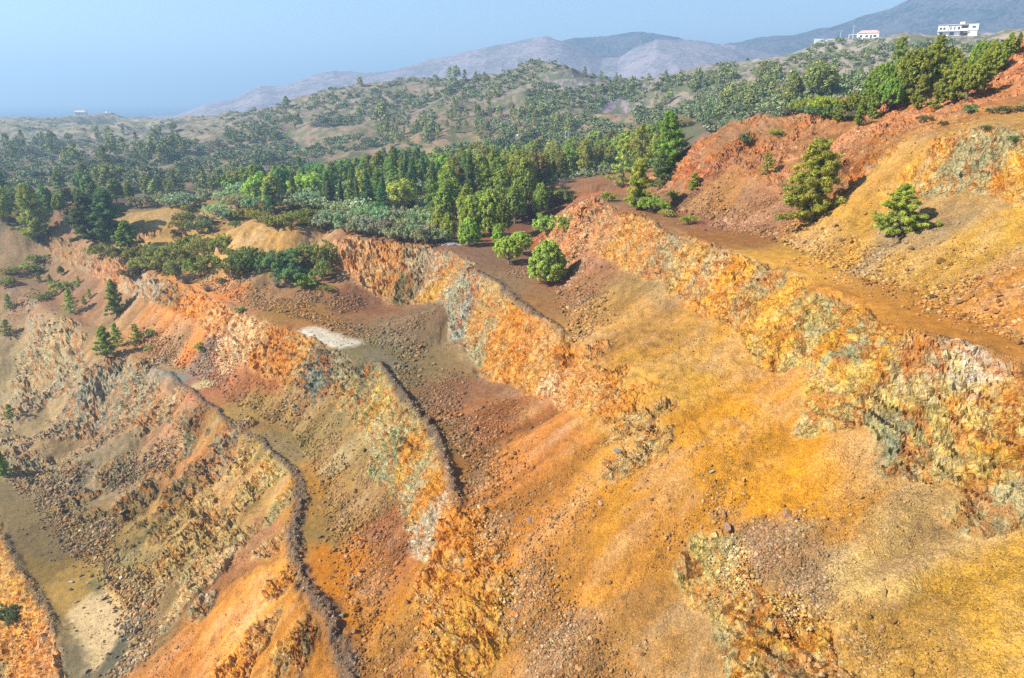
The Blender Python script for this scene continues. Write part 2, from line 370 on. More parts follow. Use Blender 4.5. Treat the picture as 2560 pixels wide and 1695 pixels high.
def band(crest, ft):                      # the bare rock face between a lip and the head of its talus
    P = [(p[0], p[1]) for p in crest] + [(p[0], p[1]) for p in ft[::-1]]
    ins = np.zeros(gx.shape, bool)
    for (ax, ay), (bx, by) in zip(P, P[1:] + P[:1]):
        c = ((ay > gy) != (by > gy)) & (gx < (bx - ax) * (gy - ay) / ((by - ay) if abs(by - ay) > 1e-9 else 1e-9) + ax)
        ins ^= c
    return ins
FACE = (band(E_crest[:-1], E_foot) | band(D_crest[:7] + D_crest[9:], D_foot[1:]) | band(D_crest[-3:] + D_trace[:5], D_foot2) | band(D_trace[7:], D_out)
        | band(C_crest[2:] + C_trace[:2], C_foot) | band(A_crest, A_foot) | band(U_top, U_foot))
FACE = nbil(blur(FACE.astype(float), 3))
ROCK = np.maximum(sstep(.25, .6, FACE + EDGE * .85 + STREAK * .28 * (FACE > .02)), sstep(1.1, 1.4, TILT + EDGE * .5)) * near * sstep(215, 180, GY)
BUMP = np.zeros_like(GZ)
WRP = (fbm2(GX * .4, GY * .4, 3, 71) - .5)
PATCH = fbm2(GX * .22 + STREAK * .25, GY * .22, 4, 72) + EDGE * .25
WILD = nbil(blur(band(B_crest[3:19], A_toe).astype(float), 4))                # broken ground between the middle and the lowest bench
ROCK = np.maximum(ROCK, WILD * sstep(.50, .60, PATCH) * .95)
UPPER = sstep(26, 32, GX) * sstep(64, 74, GY) * sstep(-11, -8.5, GZ) * near    # the rugged red bank above the top bench
ROCK = np.maximum(ROCK, UPPER * sstep(.46, .58, PATCH) * .8)
BUMP = BUMP + UPPER * (fbm2(GX / 4, GY / 4, 4, 73) - .5) * 2.2 + WILD * (fbm2(GX / 5, GY / 5, 4, 74) - .5) * 1.8
for px, py, r, h in OUT:
    p = cast(px, py)
    dd = np.hypot(GX - p[0], GY - p[1]) / r + WRP * 1.3
    m = sstep(1.25, .75, dd)
    ROCK = np.maximum(ROCK, m); BUMP = BUMP + m * h
ROCK = ROCK * (1 - .8 * BERM)
GZ = GZ + BUMP * .6
# fractured rock: push the faces in and out along their normals
def normals(X, Y, Z):
    dXa, dXr = np.gradient(X); dYa, dYr = np.gradient(Y); dZa, dZr = np.gradient(Z)
    nx = dYr * dZa - dZr * dYa; ny = dZr * dXa - dXr * dZa; nz = dXr * dYa - dYr * dXa
    l = np.sqrt(nx * nx + ny * ny + nz * nz) + 1e-9
    s = np.sign(nz) / l
    return nx * s, ny * s, nz * s
nx, ny, nz = normals(GX, GY, GZ)
ridx = np.nonzero((ROCK > .02).ravel())[0]
xr, yr, zr = GX.ravel()[ridx], GY.ravel()[ridx], GZ.ravel()[ridx]
wx = (fbm3(xr * .5, yr * .5, zr * .5, 3, 80) - .5) * 2.4; wy = (fbm3(xr * .5, yr * .5, zr * .5, 3, 84) - .5) * 2.4
b1, e1, c1 = blocks((xr + wx) / 1.5, (yr + wy) / 2.1, (zr + .45 * yr - .3 * xr + wx * .6) / 1.15, 90)
b2, e2, c2 = blocks((xr + wx * .5) / .6, (yr + wy * .5) / .6, (zr + .3 * xr) / .85, 100)
big = (fbm3(xr / 5.5, yr / 5.5, zr / 14, 3, 110) - .5) * .75 + (fbm3(xr / 1.7, yr / 1.7, zr / 12, 3, 115) - .5) * .42
fine = fbm3(xr * 2.2, yr * 2.2, zr * 1.6, 3, 112) - .5
crack = -.20 * sstep(.12, .0, e1) - .05 * sstep(.12, .0, e2)
jw = fbm3(xr * .35, yr * .35, zr * .35, 3, 117) * 2.6
bed = (zr * 1.0 + .32 * xr + .38 * yr + jw) / 1.25; bed2 = (zr + .30 * xr + .40 * yr + jw * 1.2) / .42          # bedding ledges
jnt = (yr * .8 + xr * .45 - zr * .22 + jw * 1.1) / 2.1; jnt2 = (yr * .75 + xr * .55 - zr * .15 + jw * 1.5) / .74   # steep joints
saw = lambda q: np.abs((q - np.floor(q)) - .82 * ((q - np.floor(q)) > .82)) / .82 - .5
amp = .55 + .9 * hf(np.floor(bed).astype(np.int64), np.floor(jnt).astype(np.int64), np.zeros(len(xr), np.int64), 118)
drock = (b1 * .26 + b2 * .2 + big * 1.6 + fine * .25 + crack + amp * (saw(bed) * .30 + saw(jnt) * .42) + saw(bed2) * .09 + saw(jnt2) * .15) * ROCK.ravel()[ridx]
D = np.zeros(GX.size); D[ridx] = drock; D = D.reshape(GX.shape)
C1 = np.zeros(GX.size, np.float32) + .5; C1[ridx] = c1; C1 = C1.reshape(GX.shape)
C2 = np.zeros(GX.size, np.float32) + .5; C2[ridx] = c2; C2 = C2.reshape(GX.shape)
LUMP = (fbm2(GX / 3.2, GY / 3.2, 4, 120) - .5) * .7 + (fbm2(GX * 1.6, GY * 1.6, 3, 121) - .5) * .3
loose = near * (1 - ROCK)
steep = sstep(.12, .4, TILT)
D = D + loose * LUMP * (.25 + .75 * steep) * (1 + .6 * sstep(30, 36, GX) * sstep(60, 75, GY)) + BERM * near * (vn2(GX * 2.6, GY * 2.6, 122) - .5) * .5
GX0, GY0 = GX, GY
GX = GX + nx * D; GY = GY + ny * D; GZ = GZ + nz * D

# ---------------------------------------------------------------- what the ground is made of
def lin(c, k=1.0):
    r = [((v / 255 / 12.92) if v <= 10 else ((v / 255 + .055) / 1.055) ** 2.4) * k for v in c]
    q = min(1.0, max(0.0, (c[0] - c[2]) / 90)) * min(1.0, max(0.0, (c[0] - c[1]) / 55))
    return (r[0], r[1] * (1 + .045 * q), r[2] * (1 - .04 * q))
KA = .56
SOIL = [(1500,900,200,145,60),(1700,1000,208,140,36),(1850,1130,212,142,34),(1400,750,192,140,75),(1500,650,170,138,92),(1330,640,170,114,84),(1600,480,160,110,76),(1700,430,174,122,76),(1650,520,168,108,84),
 (1800,470,166,114,80),(1760,500,172,120,92),(1960,560,198,148,68),(2100,540,160,132,98),(2200,600,188,140,62),(2300,560,198,148,62),(2000,490,200,148,72),(1640,285,184,112,62),(2000,360,180,118,66),(2050,420,190,140,74),(2200,250,174,114,70),(2330,150,196,120,82),
 (1860,615,222,160,68),(2000,680,200,134,58),(2200,725,198,130,54),(2300,770,190,126,56),(1640,545,166,110,62),(1560,510,160,112,76),(2150,1200,178,140,92),(2060,1280,196,156,92),(2250,1400,200,148,58),(2000,1450,186,138,66),(1930,1330,166,128,88),
 (1500,1150,208,140,46),(1400,1300,196,132,58),(1600,1250,206,138,44),(1250,1010,190,120,58),(1150,970,170,104,60),(1060,905,150,102,74),(1100,1350,204,130,52),(1000,1400,194,120,48),(900,1250,170,106,62),(850,1150,174,130,76),
 (830,1050,178,148,98),(900,1500,176,120,56),(1300,1500,168,118,72),(1180,1480,190,130,66),(1110,815,150,122,84),(950,740,138,108,80),(850,700,150,102,74),(700,650,170,122,88),(620,640,178,140,98),(550,560,206,158,94),(600,540,212,160,94),(400,510,214,164,92),(340,540,212,162,92),
 (650,735,172,124,62),(860,815,132,118,80),(920,870,128,112,78),(950,925,120,96,66),(1050,1080,158,106,54),(1000,1000,140,104,62),(430,850,162,128,76),(560,960,164,130,72),(650,1035,152,128,72),(720,1130,190,132,52),(750,1230,166,128,68),(770,1330,206,126,30),(800,1480,200,128,36),
 (380,865,150,140,122),(345,830,166,122,84),(150,690,150,106,78),(60,640,170,130,96),(0,600,186,146,104),(60,1200,130,108,70),(0,1150,128,108,74),(150,1280,132,104,54),(180,1350,172,134,72),(200,1540,124,110,82),(330,1400,140,112,72),(300,1300,132,116,68),(400,1250,164,130,76),(500,1200,178,132,78),
 (600,1150,182,140,84),(560,1260,162,106,72),(600,1430,212,142,60),(480,1500,204,132,60),(400,1560,196,124,58),(700,1500,204,132,48),(500,1035,186,118,62),(520,1100,180,134,80),(350,930,184,118,66),(250,850,180,126,76),(150,950,164,136,96),(60,980,162,136,98),(100,800,164,142,102),(200,720,160,116,84),(250,1050,150,128,96),(150,1100,146,126,96),
 (1150,600,142,106,82),(1250,690,166,116,72),(1200,660,150,118,86),(480,740,206,126,62),(420,700,204,130,66),(600,850,172,106,62),(520,860,176,110,76),(700,930,164,126,72),(470,830,150,120,108),(1290,500,186,104,60),(1250,530,140,92,64),(160,490,186,116,72),
 (700,500,136,104,72),(1000,520,112,86,64),(300,460,150,118,80),(-80,800,160,134,96),(1700,1350,182,136,80),(1800,1280,168,122,84),(1380,470,160,118,86)]
RCK = [(1560,640,190,160,110),(1640,600,172,154,124),(1960,840,206,184,110),(2120,860,206,196,170),(2150,960,196,176,112),(2280,960,204,180,128),(1985,770,148,154,124),(1870,760,188,172,116),(1780,640,176,160,124),(1380,520,190,148,116),(1350,480,196,140,108),(1500,540,188,150,104),(1440,600,196,150,88),(1560,570,168,152,124),(1600,620,212,156,64),(1700,650,216,158,62),(1800,700,208,164,76),(1800,800,206,164,72),(1900,720,160,160,118),(1950,760,206,158,54),(1900,850,196,168,92),(1850,980,186,168,112),(2000,800,208,158,56),(2100,900,206,178,92),(2080,1000,140,146,116),(2060,1060,132,142,118),
 (2200,880,200,180,122),(2250,850,212,206,196),(2330,900,196,150,80),(2330,1030,206,150,50),(2368,950,196,184,84),(2200,1000,204,176,104),(2150,1080,200,180,124),(2240,1110,196,170,104),(2050,790,196,150,64),(2150,790,186,132,84),
 (2250,400,164,160,126),(2200,350,166,160,126),(2130,400,224,166,72),(2100,460,214,166,84),(2280,340,166,162,130),(2200,390,164,160,128),(2320,330,168,160,126),(2240,430,170,164,128),(2250,370,164,162,132),(2340,400,222,164,62),(2300,450,216,164,68),(1920,430,140,92,58),(1960,320,206,148,122),(1660,370,164,98,74),(1590,340,196,112,66),(2170,250,206,138,108),(2320,180,206,134,102),
 (790,590,196,150,114),(830,620,186,148,112),(900,600,196,140,88),(960,610,172,160,138),(1000,620,164,158,142),(930,680,108,100,62),(880,660,186,148,98),(985,690,188,148,66),(1050,680,158,160,138),(1060,760,150,160,152),(1100,720,196,156,96),(1150,780,204,146,72),(1110,830,150,152,120),(1200,800,206,146,72),(1250,880,202,152,82),(1300,850,206,140,68),(1350,930,206,156,96),(1440,930,204,140,62),(1250,920,214,188,158),(1500,990,186,160,112),
 (450,690,208,134,62),(400,680,140,112,76),(350,660,164,154,134),(250,630,184,132,104),(150,590,182,144,108),(520,750,206,150,96),(510,790,206,182,156),(560,770,206,176,138),(620,800,204,142,74),(650,850,198,138,66),(700,800,196,148,86),(735,860,100,112,102),(750,900,104,112,98),(790,830,166,154,128),(830,850,92,92,72),(800,900,172,158,112),(880,950,188,164,92),(860,1000,172,164,132),(950,1050,198,158,82),(900,1080,150,160,120),(980,1150,206,150,64),(940,1170,168,172,138),(970,1240,196,188,166),(1050,1220,210,142,66),(1030,1300,210,148,60),
 (430,985,78,84,62),(470,1000,84,90,70),(530,1020,134,128,104),(600,1070,190,164,104),(650,1120,188,164,98),(600,1140,170,158,112),(620,1200,172,168,122),(650,1300,206,146,60),(300,1160,84,88,54),(360,1190,88,86,52),(300,1110,90,98,72),(430,1250,172,150,98),(470,1330,196,176,132),(480,1380,196,190,168),(465,1410,120,132,100),(200,930,146,144,124),(60,930,156,150,128),(90,860,160,152,124),(330,850,150,146,120),(390,1040,200,172,140),(60,690,148,146,128),(40,720,150,148,128),(150,760,166,150,120),(250,800,150,146,122),
 (60,1420,208,152,76),(40,1340,206,158,82),(100,1480,196,150,112),(60,1540,206,140,62),(650,1490,206,150,66),(640,1470,150,150,118),(690,1490,100,96,66),(570,1540,206,142,62),(1650,1450,186,184,124),(1600,1380,190,176,116),(1700,1400,196,160,96),(1660,1540,168,176,136),(1740,1500,206,152,66),(1850,1500,206,162,70),(1830,1560,168,146,112),(1700,1420,206,188,138),(1080,1500,214,166,76),(2285,1185,176,172,140),(1440,1060,176,160,120)]
HILL = [(0,340,214,190,160),(200,330,206,178,146),(150,285,220,196,156),(420,290,206,184,152),(330,400,196,160,130),(650,300,190,160,136),(800,250,190,166,142),(1000,220,176,158,136),(1200,190,176,156,134),(1330,185,156,148,156),(1430,260,168,156,158),(1300,290,196,158,122),(1000,300,190,150,116),(1200,320,200,152,106),(1600,230,186,160,130),(1800,180,190,168,150),(1900,120,226,216,204),(1850,110,222,212,200),(2000,150,200,180,160),(2200,120,206,180,150),(1700,290,190,150,116),(2100,180,150,120,92),(700,420,120,98,72),(1300,400,116,90,66),(300,440,140,112,80),(0,430,150,120,90),(1000,420,112,88,64)]
Xg, Yg = GX0.astype(np.float32), GY0.astype(np.float32)
wpx = ((fbm2(Xg / 5, Yg / 5, 4, 130) - .5) * 9).astype(np.float32); wpy = ((fbm2(Xg / 5, Yg / 5, 4, 134) - .5) * 9).astype(np.float32)
sx, sy = Xg + wpx + STREAK.astype(np.float32) * 1.2, Yg + wpy
def idw(lst, x, y, power, r0, sel):
    acc = np.zeros((sel.sum(), 3), np.float32); tot = np.zeros(sel.sum(), np.float32)
    xs, ys = x[sel], y[sel]
    for px, py, r, g, b in lst:
        p = cast(px, py); c = lin((r, g, b), KA)
        if lst is not HILL: c = (c[0] * 1.03, c[1], c[2] * (.86 if r - b > 30 else .94))
        if lst is not HILL and px < 610 and py > 640: c = tuple(v * 1.2 for v in c)
        s = r0 * max(1.0, np.hypot(p[0], p[1]) / 80) ** 2
        w = ((xs - p[0]) ** 2 + (ys - p[1]) ** 2 + s * s) ** (-power)
        tot += w
        for i in range(3): acc[:, i] += w * c[i]
    return acc / tot[:, None]
Zsave = GZ
selN = (NRM_R < 240); selF = ~selN | (hillw > 0)
CS = np.zeros(GX.shape + (3,), np.float32); CR = CS.copy(); CH = CS.copy()
CS[selN] = idw(SOIL, sx, sy, 2.2, .5, selN)
selR = selN & (ROCK > .01)
fwx = ((fbm2(Xg / .9 + GZ / 2, Yg / .9, 3, 131) - .5) * 3.6).astype(np.float32); fwy = ((fbm2(Xg / .9 + 50, Yg / .9 + GZ / 2, 3, 133) - .5) * 3.6).astype(np.float32)
CR[selR] = idw(RCK, Xg + wpx * .35 + fwx, Yg + wpy * .35 + fwy, 2.3, .7, selR)
CH[selF] = idw(HILL, Xg + wpx * 2, Yg + wpy * 2, 2.0, 3, selF)
# dried ponds, bright pans and dark stains on the benches
PAN = [((712,764),(800,794),1.9,(226,208,180)),((458,893),(486,884),1.5,(222,192,136)),((222,1405),(252,1505),2.15,(240,200,146)),((1830,604),(1990,662),.75,(228,158,70)),((742,1280),(775,1375),1.1,(214,128,20)),((790,1430),(815,1500),1.0,(206,126,24)),((620,1005),(690,1060),1.1,(158,130,84)),((862,815),(925,850),1.5,(134,118,88)),((60,1230),(140,1270),2.2,(132,108,66)),((250,1545),(300,1450),.8,(118,112,84)),((395,860),(420,878),1.0,(150,144,130))]
for a, b, r, c in PAN:
    l = [tuple(cast(*a)), tuple(cast(*b))]
    d = gdist(l, GX0, GY0) / r + WRP * 1.1
    m = (sstep(1.55, .5, d + (fbm2(GX0 * 2, GY0 * 2, 3, 137) - .5) * .7) * sstep(.75, .3, TILT))[..., None]
    CS = CS * (1 - m) + m * np.array(lin(c, KA), np.float32)
# soil variation: streaks, patches, gravel bands
v = 1 + .30 * STREAK * steep + .22 * (fbm2(Xg * .8, Yg * .8, 4, 140) - .5)
CS = CS * v[..., None]
grey = (sstep(.0, .9, fbm2(sx * .35, sy * .35, 3, 141) * 1.5 - .5 + .45 * STREAK) * .26 * loose * steep)[..., None]
lum = CS.mean(-1, keepdims=True)
CS = CS * (1 - grey) + grey * lum * np.array((1.15, 1.0, .78), np.float32)
bm = np.clip(BERM * near * (.6 + .8 * fbm2(Xg * 1.2, Yg * 1.2, 3, 143)), 0, 1)[..., None]
CS = CS * (1 - bm * .85) + bm * .85 * np.array(lin((112, 98, 84), KA), np.float32)
# rock variation: block to block, rusty seams, pale and green-grey mineral patches
seam = 1 - np.abs(2 * fbm2(Xg / 1.5 + GZ / 3, Yg / 1.5 - GZ / 4, 4, 150) - 1)
rust = sstep(.80, .95, seam)[..., None] * .6
pale = sstep(.55, .72, fbm2(Xg / .75 + 9, Yg / .75 + GZ / 1.4, 4, 151))[..., None] * .5
green = sstep(.56, .74, fbm2(Xg / 1.1 - 31, Yg / 1.1 + GZ / 1.9, 4, 152))[..., None] * .32
CR = CR * (.78 + .26 * C1 + .30 * C2)[..., None]
CR = CR * (1 - pale) + pale * np.array(lin((214, 196, 156), KA), np.float32) * .75 + CR * pale * .25
CR = CR * (1 - green) + green * np.array(lin((150, 150, 128), KA), np.float32)
CR = CR * (1 - rust) + rust * np.array(lin((198, 116, 36), KA), np.float32)
CR = CR * 1.42
rk = ROCK[..., None]
dust = (sstep(.45, .7, fbm2(Xg * .9, Yg * .9, 3, 153)) * .25)[..., None]      # loose soil lodged on ledges
ledge = (sstep(.62, .85, nz) * .7)[..., None]
rk = rk * (1 - np.maximum(dust, ledge * rk) * .6)
COLR = CS * (1 - rk) + CR * rk
hw = hillw[..., None]
scr = sstep(.44, .58, fbm2(Xg / 3.5, Yg / 3.5, 3, 160))[..., None] * .8
for px, py, r_ in ((1318,182,17),(1345,196,12),(1432,262,15),(1425,238,9)):
    p = cast(px, py); m = sstep(1.2, .6, np.hypot(GX0 - p[0], (GY0 - p[1]) * .8) / r_ + WRP * .8)[..., None]
    CH = CH * (1 - m) + m * np.array(lin((172, 156, 158), KA), np.float32) * (.6 + .8 * vn2(Xg * .9, Yg * .9, 165))[..., None]
CH = CH * .80
CH = CH * (1 - scr) + scr * np.array(lin((104, 114, 74), KA), np.float32)
CH = CH * (.8 + .4 * fbm2(Xg / 9, Yg / 9, 4, 161))[..., None]
COLR = COLR * (1 - hw) + CH * hw
MASK = np.stack([np.clip(ROCK, 0, 1), np.clip(loose * steep + BERM, 0, 1), hillw, np.ones_like(ROCK)], -1).astype(np.float32)

def mesh_np(name, V, faces, k, mat=None, smooth=True, attrs=None):
    V = np.ascontiguousarray(V, np.float32).reshape(-1, 3); q = np.ascontiguousarray(faces, np.int32).reshape(-1, k)
    me = bpy.data.meshes.new(name)
    me.vertices.add(len(V)); me.vertices.foreach_set('co', V.ravel())
    me.loops.add(q.size); me.loops.foreach_set('vertex_index', q.ravel())
    me.polygons.add(len(q)); me.polygons.foreach_set('loop_start', np.arange(0, q.size, k, dtype=np.int32))
    me.polygons.foreach_set('use_smooth', np.full(len(q), smooth) if isinstance(smooth, bool) else smooth)
    for an, data in (attrs or {}).items():
        at = me.attributes.new(an, 'FLOAT_COLOR', 'POINT')
        at.data.foreach_set('color', np.ascontiguousarray(data, np.float32).ravel())
    me.update(calc_edges=True)
    if mat: me.materials.append(mat)
    return me
def addobj(name, me, parent=None, **props):
    o = bpy.data.objects.new(name, me); COL.objects.link(o)
    if parent: o.parent = parent
    for k, v in props.items(): o[k] = v
    return o

# ---------------------------------------------------------------- materials
class NT:
    def __init__(s, name):
        s.m = bpy.data.materials.new(name); s.m.use_nodes = True
        s.t = s.m.node_tree; s.b = s.t.nodes['Principled BSDF']; s.out = s.t.nodes['Material Output']
    def n(s, typ, **kw):
        nd = s.t.nodes.new(typ)
        for k, v in kw.items():
            if k.startswith('i_'):
                key = k[2:]; nd.inputs[int(key) if key.isdigit() else key.replace('_', ' ')].default_value = v
            else: setattr(nd, k, v)
        return nd
    def l(s, a, b): s.t.links.new(a, b)
    def math(s, op, a, b=None, c=None):
        nd = s.n('ShaderNodeMath', operation=op)
        for i, v in enumerate((a, b, c)):
            if v is None: continue
            if isinstance(v, (int, float)): nd.inputs[i].default_value = v
            else: s.l(v, nd.inputs[i])
        return nd.outputs[0]
    def mix(s, typ, fac, a, b):
        nd = s.n('ShaderNodeMix', data_type='RGBA', blend_type=typ)
        for i, v in ((0, fac), (6, a), (7, b)):
            if isinstance(v, (int, float)): nd.inputs[i].default_value = v
            elif isinstance(v, tuple): nd.inputs[i].default_value = v
            else: s.l(v, nd.inputs[i])
        return nd.outputs[2]
    def ramp(s, x, stops):
        nd = s.n('ShaderNodeValToRGB'); e = nd.color_ramp.elements
        e[0].position, e[0].color = stops[0][0], stops[0][1]; e[1].position, e[1].color = stops[-1][0], stops[-1][1]
        for p, c in stops[1:-1]: k = e.new(p); k.color = c
        s.l(x, nd.inputs[0]); return nd.outputs[0]
def g(v): return (v, v, v, 1)
gm = NT('ground')
gm.b.inputs['Roughness'].default_value = .92
gm.b.inputs['Specular IOR Level'].default_value = .15
ca = gm.n('ShaderNodeAttribute', attribute_name='col'); ma = gm.n('ShaderNodeAttribute', attribute_name='mask')
sep = gm.n('ShaderNodeSeparateColor'); gm.l(ma.outputs['Color'], sep.inputs[0])
rockm, loosem, hillm = sep.outputs[0], sep.outputs[1], sep.outputs[2]
tc = gm.n('ShaderNodeTexCoord').outputs['Object']
n1 = gm.n('ShaderNodeTexNoise', i_Scale=1.3, i_Detail=6.0, i_Roughness=.65); gm.l(tc, n1.inputs['Vector'])
n2 = gm.n('ShaderNodeTexNoise', i_Scale=7.0, i_Detail=5.0, i_Roughness=.7); gm.l(tc, n2.inputs['Vector'])
v1 = gm.n('ShaderNodeTexVoronoi', i_Scale=5.5); gm.l(tc, v1.inputs['Vector'])
v2 = gm.n('ShaderNodeTexVoronoi', i_Scale=2.2); gm.l(tc, v2.inputs['Vector'])
vc = gm.n('ShaderNodeTexVoronoi', feature='DISTANCE_TO_EDGE', i_Scale=1.1); 
wv = gm.n('ShaderNodeVectorMath', operation='ADD'); gm.l(tc, wv.inputs[0]); gm.l(n1.outputs['Color'], wv.inputs[1]); gm.l(wv.outputs[0], vc.inputs['Vector'])
# gravel colour: stones lighter and darker than the soil
v3 = gm.n('ShaderNodeTexVoronoi', i_Scale=13.0); gm.l(tc, v3.inputs['Vector'])
gcol = gm.ramp(v3.outputs['Color'], [(.0, g(.5)), (.5, g(1.0)), (1.0, (1.75, 1.7, 1.7, 1))])
c0 = gm.mix('MULTIPLY', gm.math('MULTIPLY', loosem, .7), ca.outputs['Color'], gcol)
c1n = gm.ramp(n1.outputs['Fac'], [(.3, g(.72)), (.5, g(1.0)), (.72, g(1.28))])
c1_ = gm.mix('MULTIPLY', gm.math('SUBTRACT', .8, gm.math('MULTIPLY', rockm, .35)), c0, c1n)
c2n = gm.ramp(n2.outputs['Fac'], [(.3, g(.7)), (.5, g(1.0)), (.7, g(1.35))])
c2_ = gm.mix('MULTIPLY', .75, c1_, c2n)
# mineral mottling on bare rock
n3 = gm.n('ShaderNodeTexNoise', i_Scale=1.9, i_Detail=7.0, i_Roughness=.7, i_Distortion=1.2); gm.l(tc, n3.inputs['Vector'])
mm = gm.ramp(n3.outputs['Fac'], [(.3, (.62, .70, .66, 1)), (.42, (1, 1, 1, 1)), (.55, (1.08, .98, .8, 1)), (.63, (1.3, 1.22, 1.1, 1)), (.75, (.95, .66, .38, 1))])
c3a = gm.mix('MULTIPLY', gm.math('MULTIPLY', rockm, .7), c2_, mm)
rc1 = gm.ramp(v2.outputs['Color'], [(.0, (.70, .68, .64, 1)), (.5, g(1.0)), (1.0, (1.4, 1.36, 1.28, 1))])
c3b = gm.mix('MULTIPLY', gm.math('MULTIPLY', rockm, .5), c3a, rc1)
rc2 = gm.ramp(v1.outputs['Color'], [(.0, (.7, .66, .62, 1)), (.3, (1.15, .92, .66, 1)), (.6, g(1.05)), (1.0, (1.35, 1.34, 1.3, 1))])
c3_ = gm.mix('MULTIPLY', gm.math('MULTIPLY', rockm, .5), c3b, rc2)
gm.l(c3_, gm.b.inputs['Base Color'])
# relief
hgt = gm.math('ADD', gm.math('MULTIPLY', n2.outputs['Fac'], .075), gm.math('MULTIPLY', n1.outputs['Fac'], .09))
vs = gm.math('SUBTRACT', 1.0, v1.outputs['Distance'])
hgt = gm.math('ADD', hgt, gm.math('MULTIPLY', gm.math('MULTIPLY', gm.math('SUBTRACT', 1.0, v3.outputs['Distance']), loosem), .065))
ck = gm.math('ADD', gm.math('MULTIPLY', gm.math('MINIMUM', vc.outputs[0], .10), 1.4), gm.math('ADD', gm.math('MULTIPLY', gm.math('SUBTRACT', 1.0, v2.outputs['Distance']), .17), gm.math('MULTIPLY', vs, .10)))
hgt = gm.math('ADD', hgt, gm.math('MULTIPLY', gm.math('ADD', ck, gm.math('MULTIPLY', n3.outputs['Fac'], .45)), gm.math('MULTIPLY', rockm, 1.0)))
hgt = gm.math('MULTIPLY', hgt, gm.math('SUBTRACT', 1.0, gm.math('MULTIPLY', hillm, .3)))
bp = gm.n('ShaderNodeBump', i_Strength=.9, i_Distance=1.0); gm.l(hgt, bp.inputs['Height']); gm.l(bp.outputs[0], gm.b.inputs['Normal'])

VG = np.stack([GX, GY, GZ], -1).reshape(-1, 3)
ii = np.arange(NAZ - 1)[:, None] * NR + np.arange(NR - 1)[None, :]
quads = np.stack([ii + NR, ii + NR + 1, ii + 1, ii], -1).reshape(-1, 4)
col4 = np.concatenate([np.clip(COLR, .004, .8), np.ones(GX.shape + (1,))], -1)
ground = addobj('ground', mesh_np('ground', VG, quads, 4, gm.m, (ROCK[:-1, :-1] < .5).ravel(), {'col': col4, 'mask': MASK}), kind='structure')
# heights for standing things on
def ground_z(x, y):
    x = np.asarray(x, float); y = np.asarray(y, float)
    a = np.interp(np.arctan2(x, y), AZ, np.arange(NAZ)); r = np.hypot(x, y)
    ai = np.clip(a, 0, NAZ - 1.001); rj = np.clip(np.interp(r, RR, np.arange(NR)), 0, NR - 1.001)
    i = ai.astype(int); j = rj.astype(int); fi = ai - i; fj = rj - j
    return (GZ[i, j] * (1 - fi) + GZ[i + 1, j] * fi) * (1 - fj) + (GZ[i, j + 1] * (1 - fi) + GZ[i + 1, j + 1] * fi) * fj
def gsample(G, x, y):
    a = np.interp(np.arctan2(x, y), AZ, np.arange(NAZ)); r = np.hypot(x, y)
    i = np.clip(np.round(a), 0, NAZ - 1).astype(int); j = np.clip(np.round(np.interp(r, RR, np.arange(NR))), 0, NR - 1).astype(int)
    return G[i, j]

# ---------------------------------------------------------------- far mountains, sea, air
def ridge_mesh(name, prof, D, depth, seed, colA, colB, gully, naz=900, nr=220, base=-45, rot=0):
    # prof: bearings of the skyline; the massif falls away towards and behind the skyline at distance D
    ax, el = [], []
    for px, py in prof:
        x, y, w = ray(px, py); ax.append(math.atan2(x, y)); el.append(w / math.hypot(x, y))
    a = np.linspace(ax[0] - .02, ax[-1] + .02, naz)[:, None]; t = np.linspace(-1, 1, nr)[None, :]
    r = D + t * depth
    e = np.minimum(np.interp(a[:, 0], ax, el), .16)
    for _ in range(3): e[1:-1] = (e[:-2] + 2 * e[1:-1] + e[2:]) / 4
    zt = (e * D)[:, None]
    X = np.sin(a) * r; Y = np.cos(a) * r
    u = np.abs(t)
    rg = ridge2(X / gully, Y / gully, 5, seed)
    fallf = np.clip(u * (1.05 + .5 * (rg - .5)) , 0, 1)
    prof_t = 1 - fallf ** 1.15
    Z = base + (zt - base) * prof_t
    Z = Z + (rg - .72) * (zt - base) * .42 * np.sin(np.pi * np.clip(u, 0, 1)) ** .8
    sk = np.exp(-(t / .06) ** 2) * (fbm2(X / 60, Y / 60, 3, seed + 9) - .5) * D * .006
    Z = Z + sk
    V = np.stack([X, Y, Z], -1)
    i = np.arange(naz - 1)[:, None] * nr + np.arange(nr - 1)[None, :]
    q = np.stack([i + nr, i + nr + 1, i + 1, i], -1)
    m = NT(name); m.b.inputs['Roughness'].default_value = 1; m.b.inputs['Specular IOR Level'].default_value = 0
    tc = m.n('ShaderNodeTexCoord').outputs['Object']
    na = m.n('ShaderNodeTexNoise', i_Scale=.012, i_Detail=8.0, i_Roughness=.7); m.l(tc, na.inputs['Vector'])
    nb = m.n('ShaderNodeTexNoise', i_Scale=.09, i_Detail=4.0, i_Roughness=.7); m.l(tc, nb.inputs['Vector'])
    f = m.ramp(m.math('ADD', m.math('MULTIPLY', na.outputs['Fac'], .5), m.math('MULTIPLY', nb.outputs['Fac'], .5)), [(.44, g(0)), (.56, g(1))])
    m.l(m.mix('MIX', f, colA, colB), m.b.inputs['Base Color'])
    addobj(name, mesh_np(name, V, q, 4, m.m), kind='structure')
ridge_mesh('mountain', [(385,285),(410,268),(470,243),(540,228),(600,201),(640,199),(700,183),(770,165),(840,167),(900,160),(960,147),(1060,124),(1150,104),(1220,90),(1262,84),(1300,92),(1340,112),(1390,136),(1430,137),(1470,110),(1520,88),(1575,90),(1640,96),(1700,104),(1760,118),(1830,130)], 1650, 620, 11, (.26,.215,.23,1), (.14,.135,.15,1), 330)
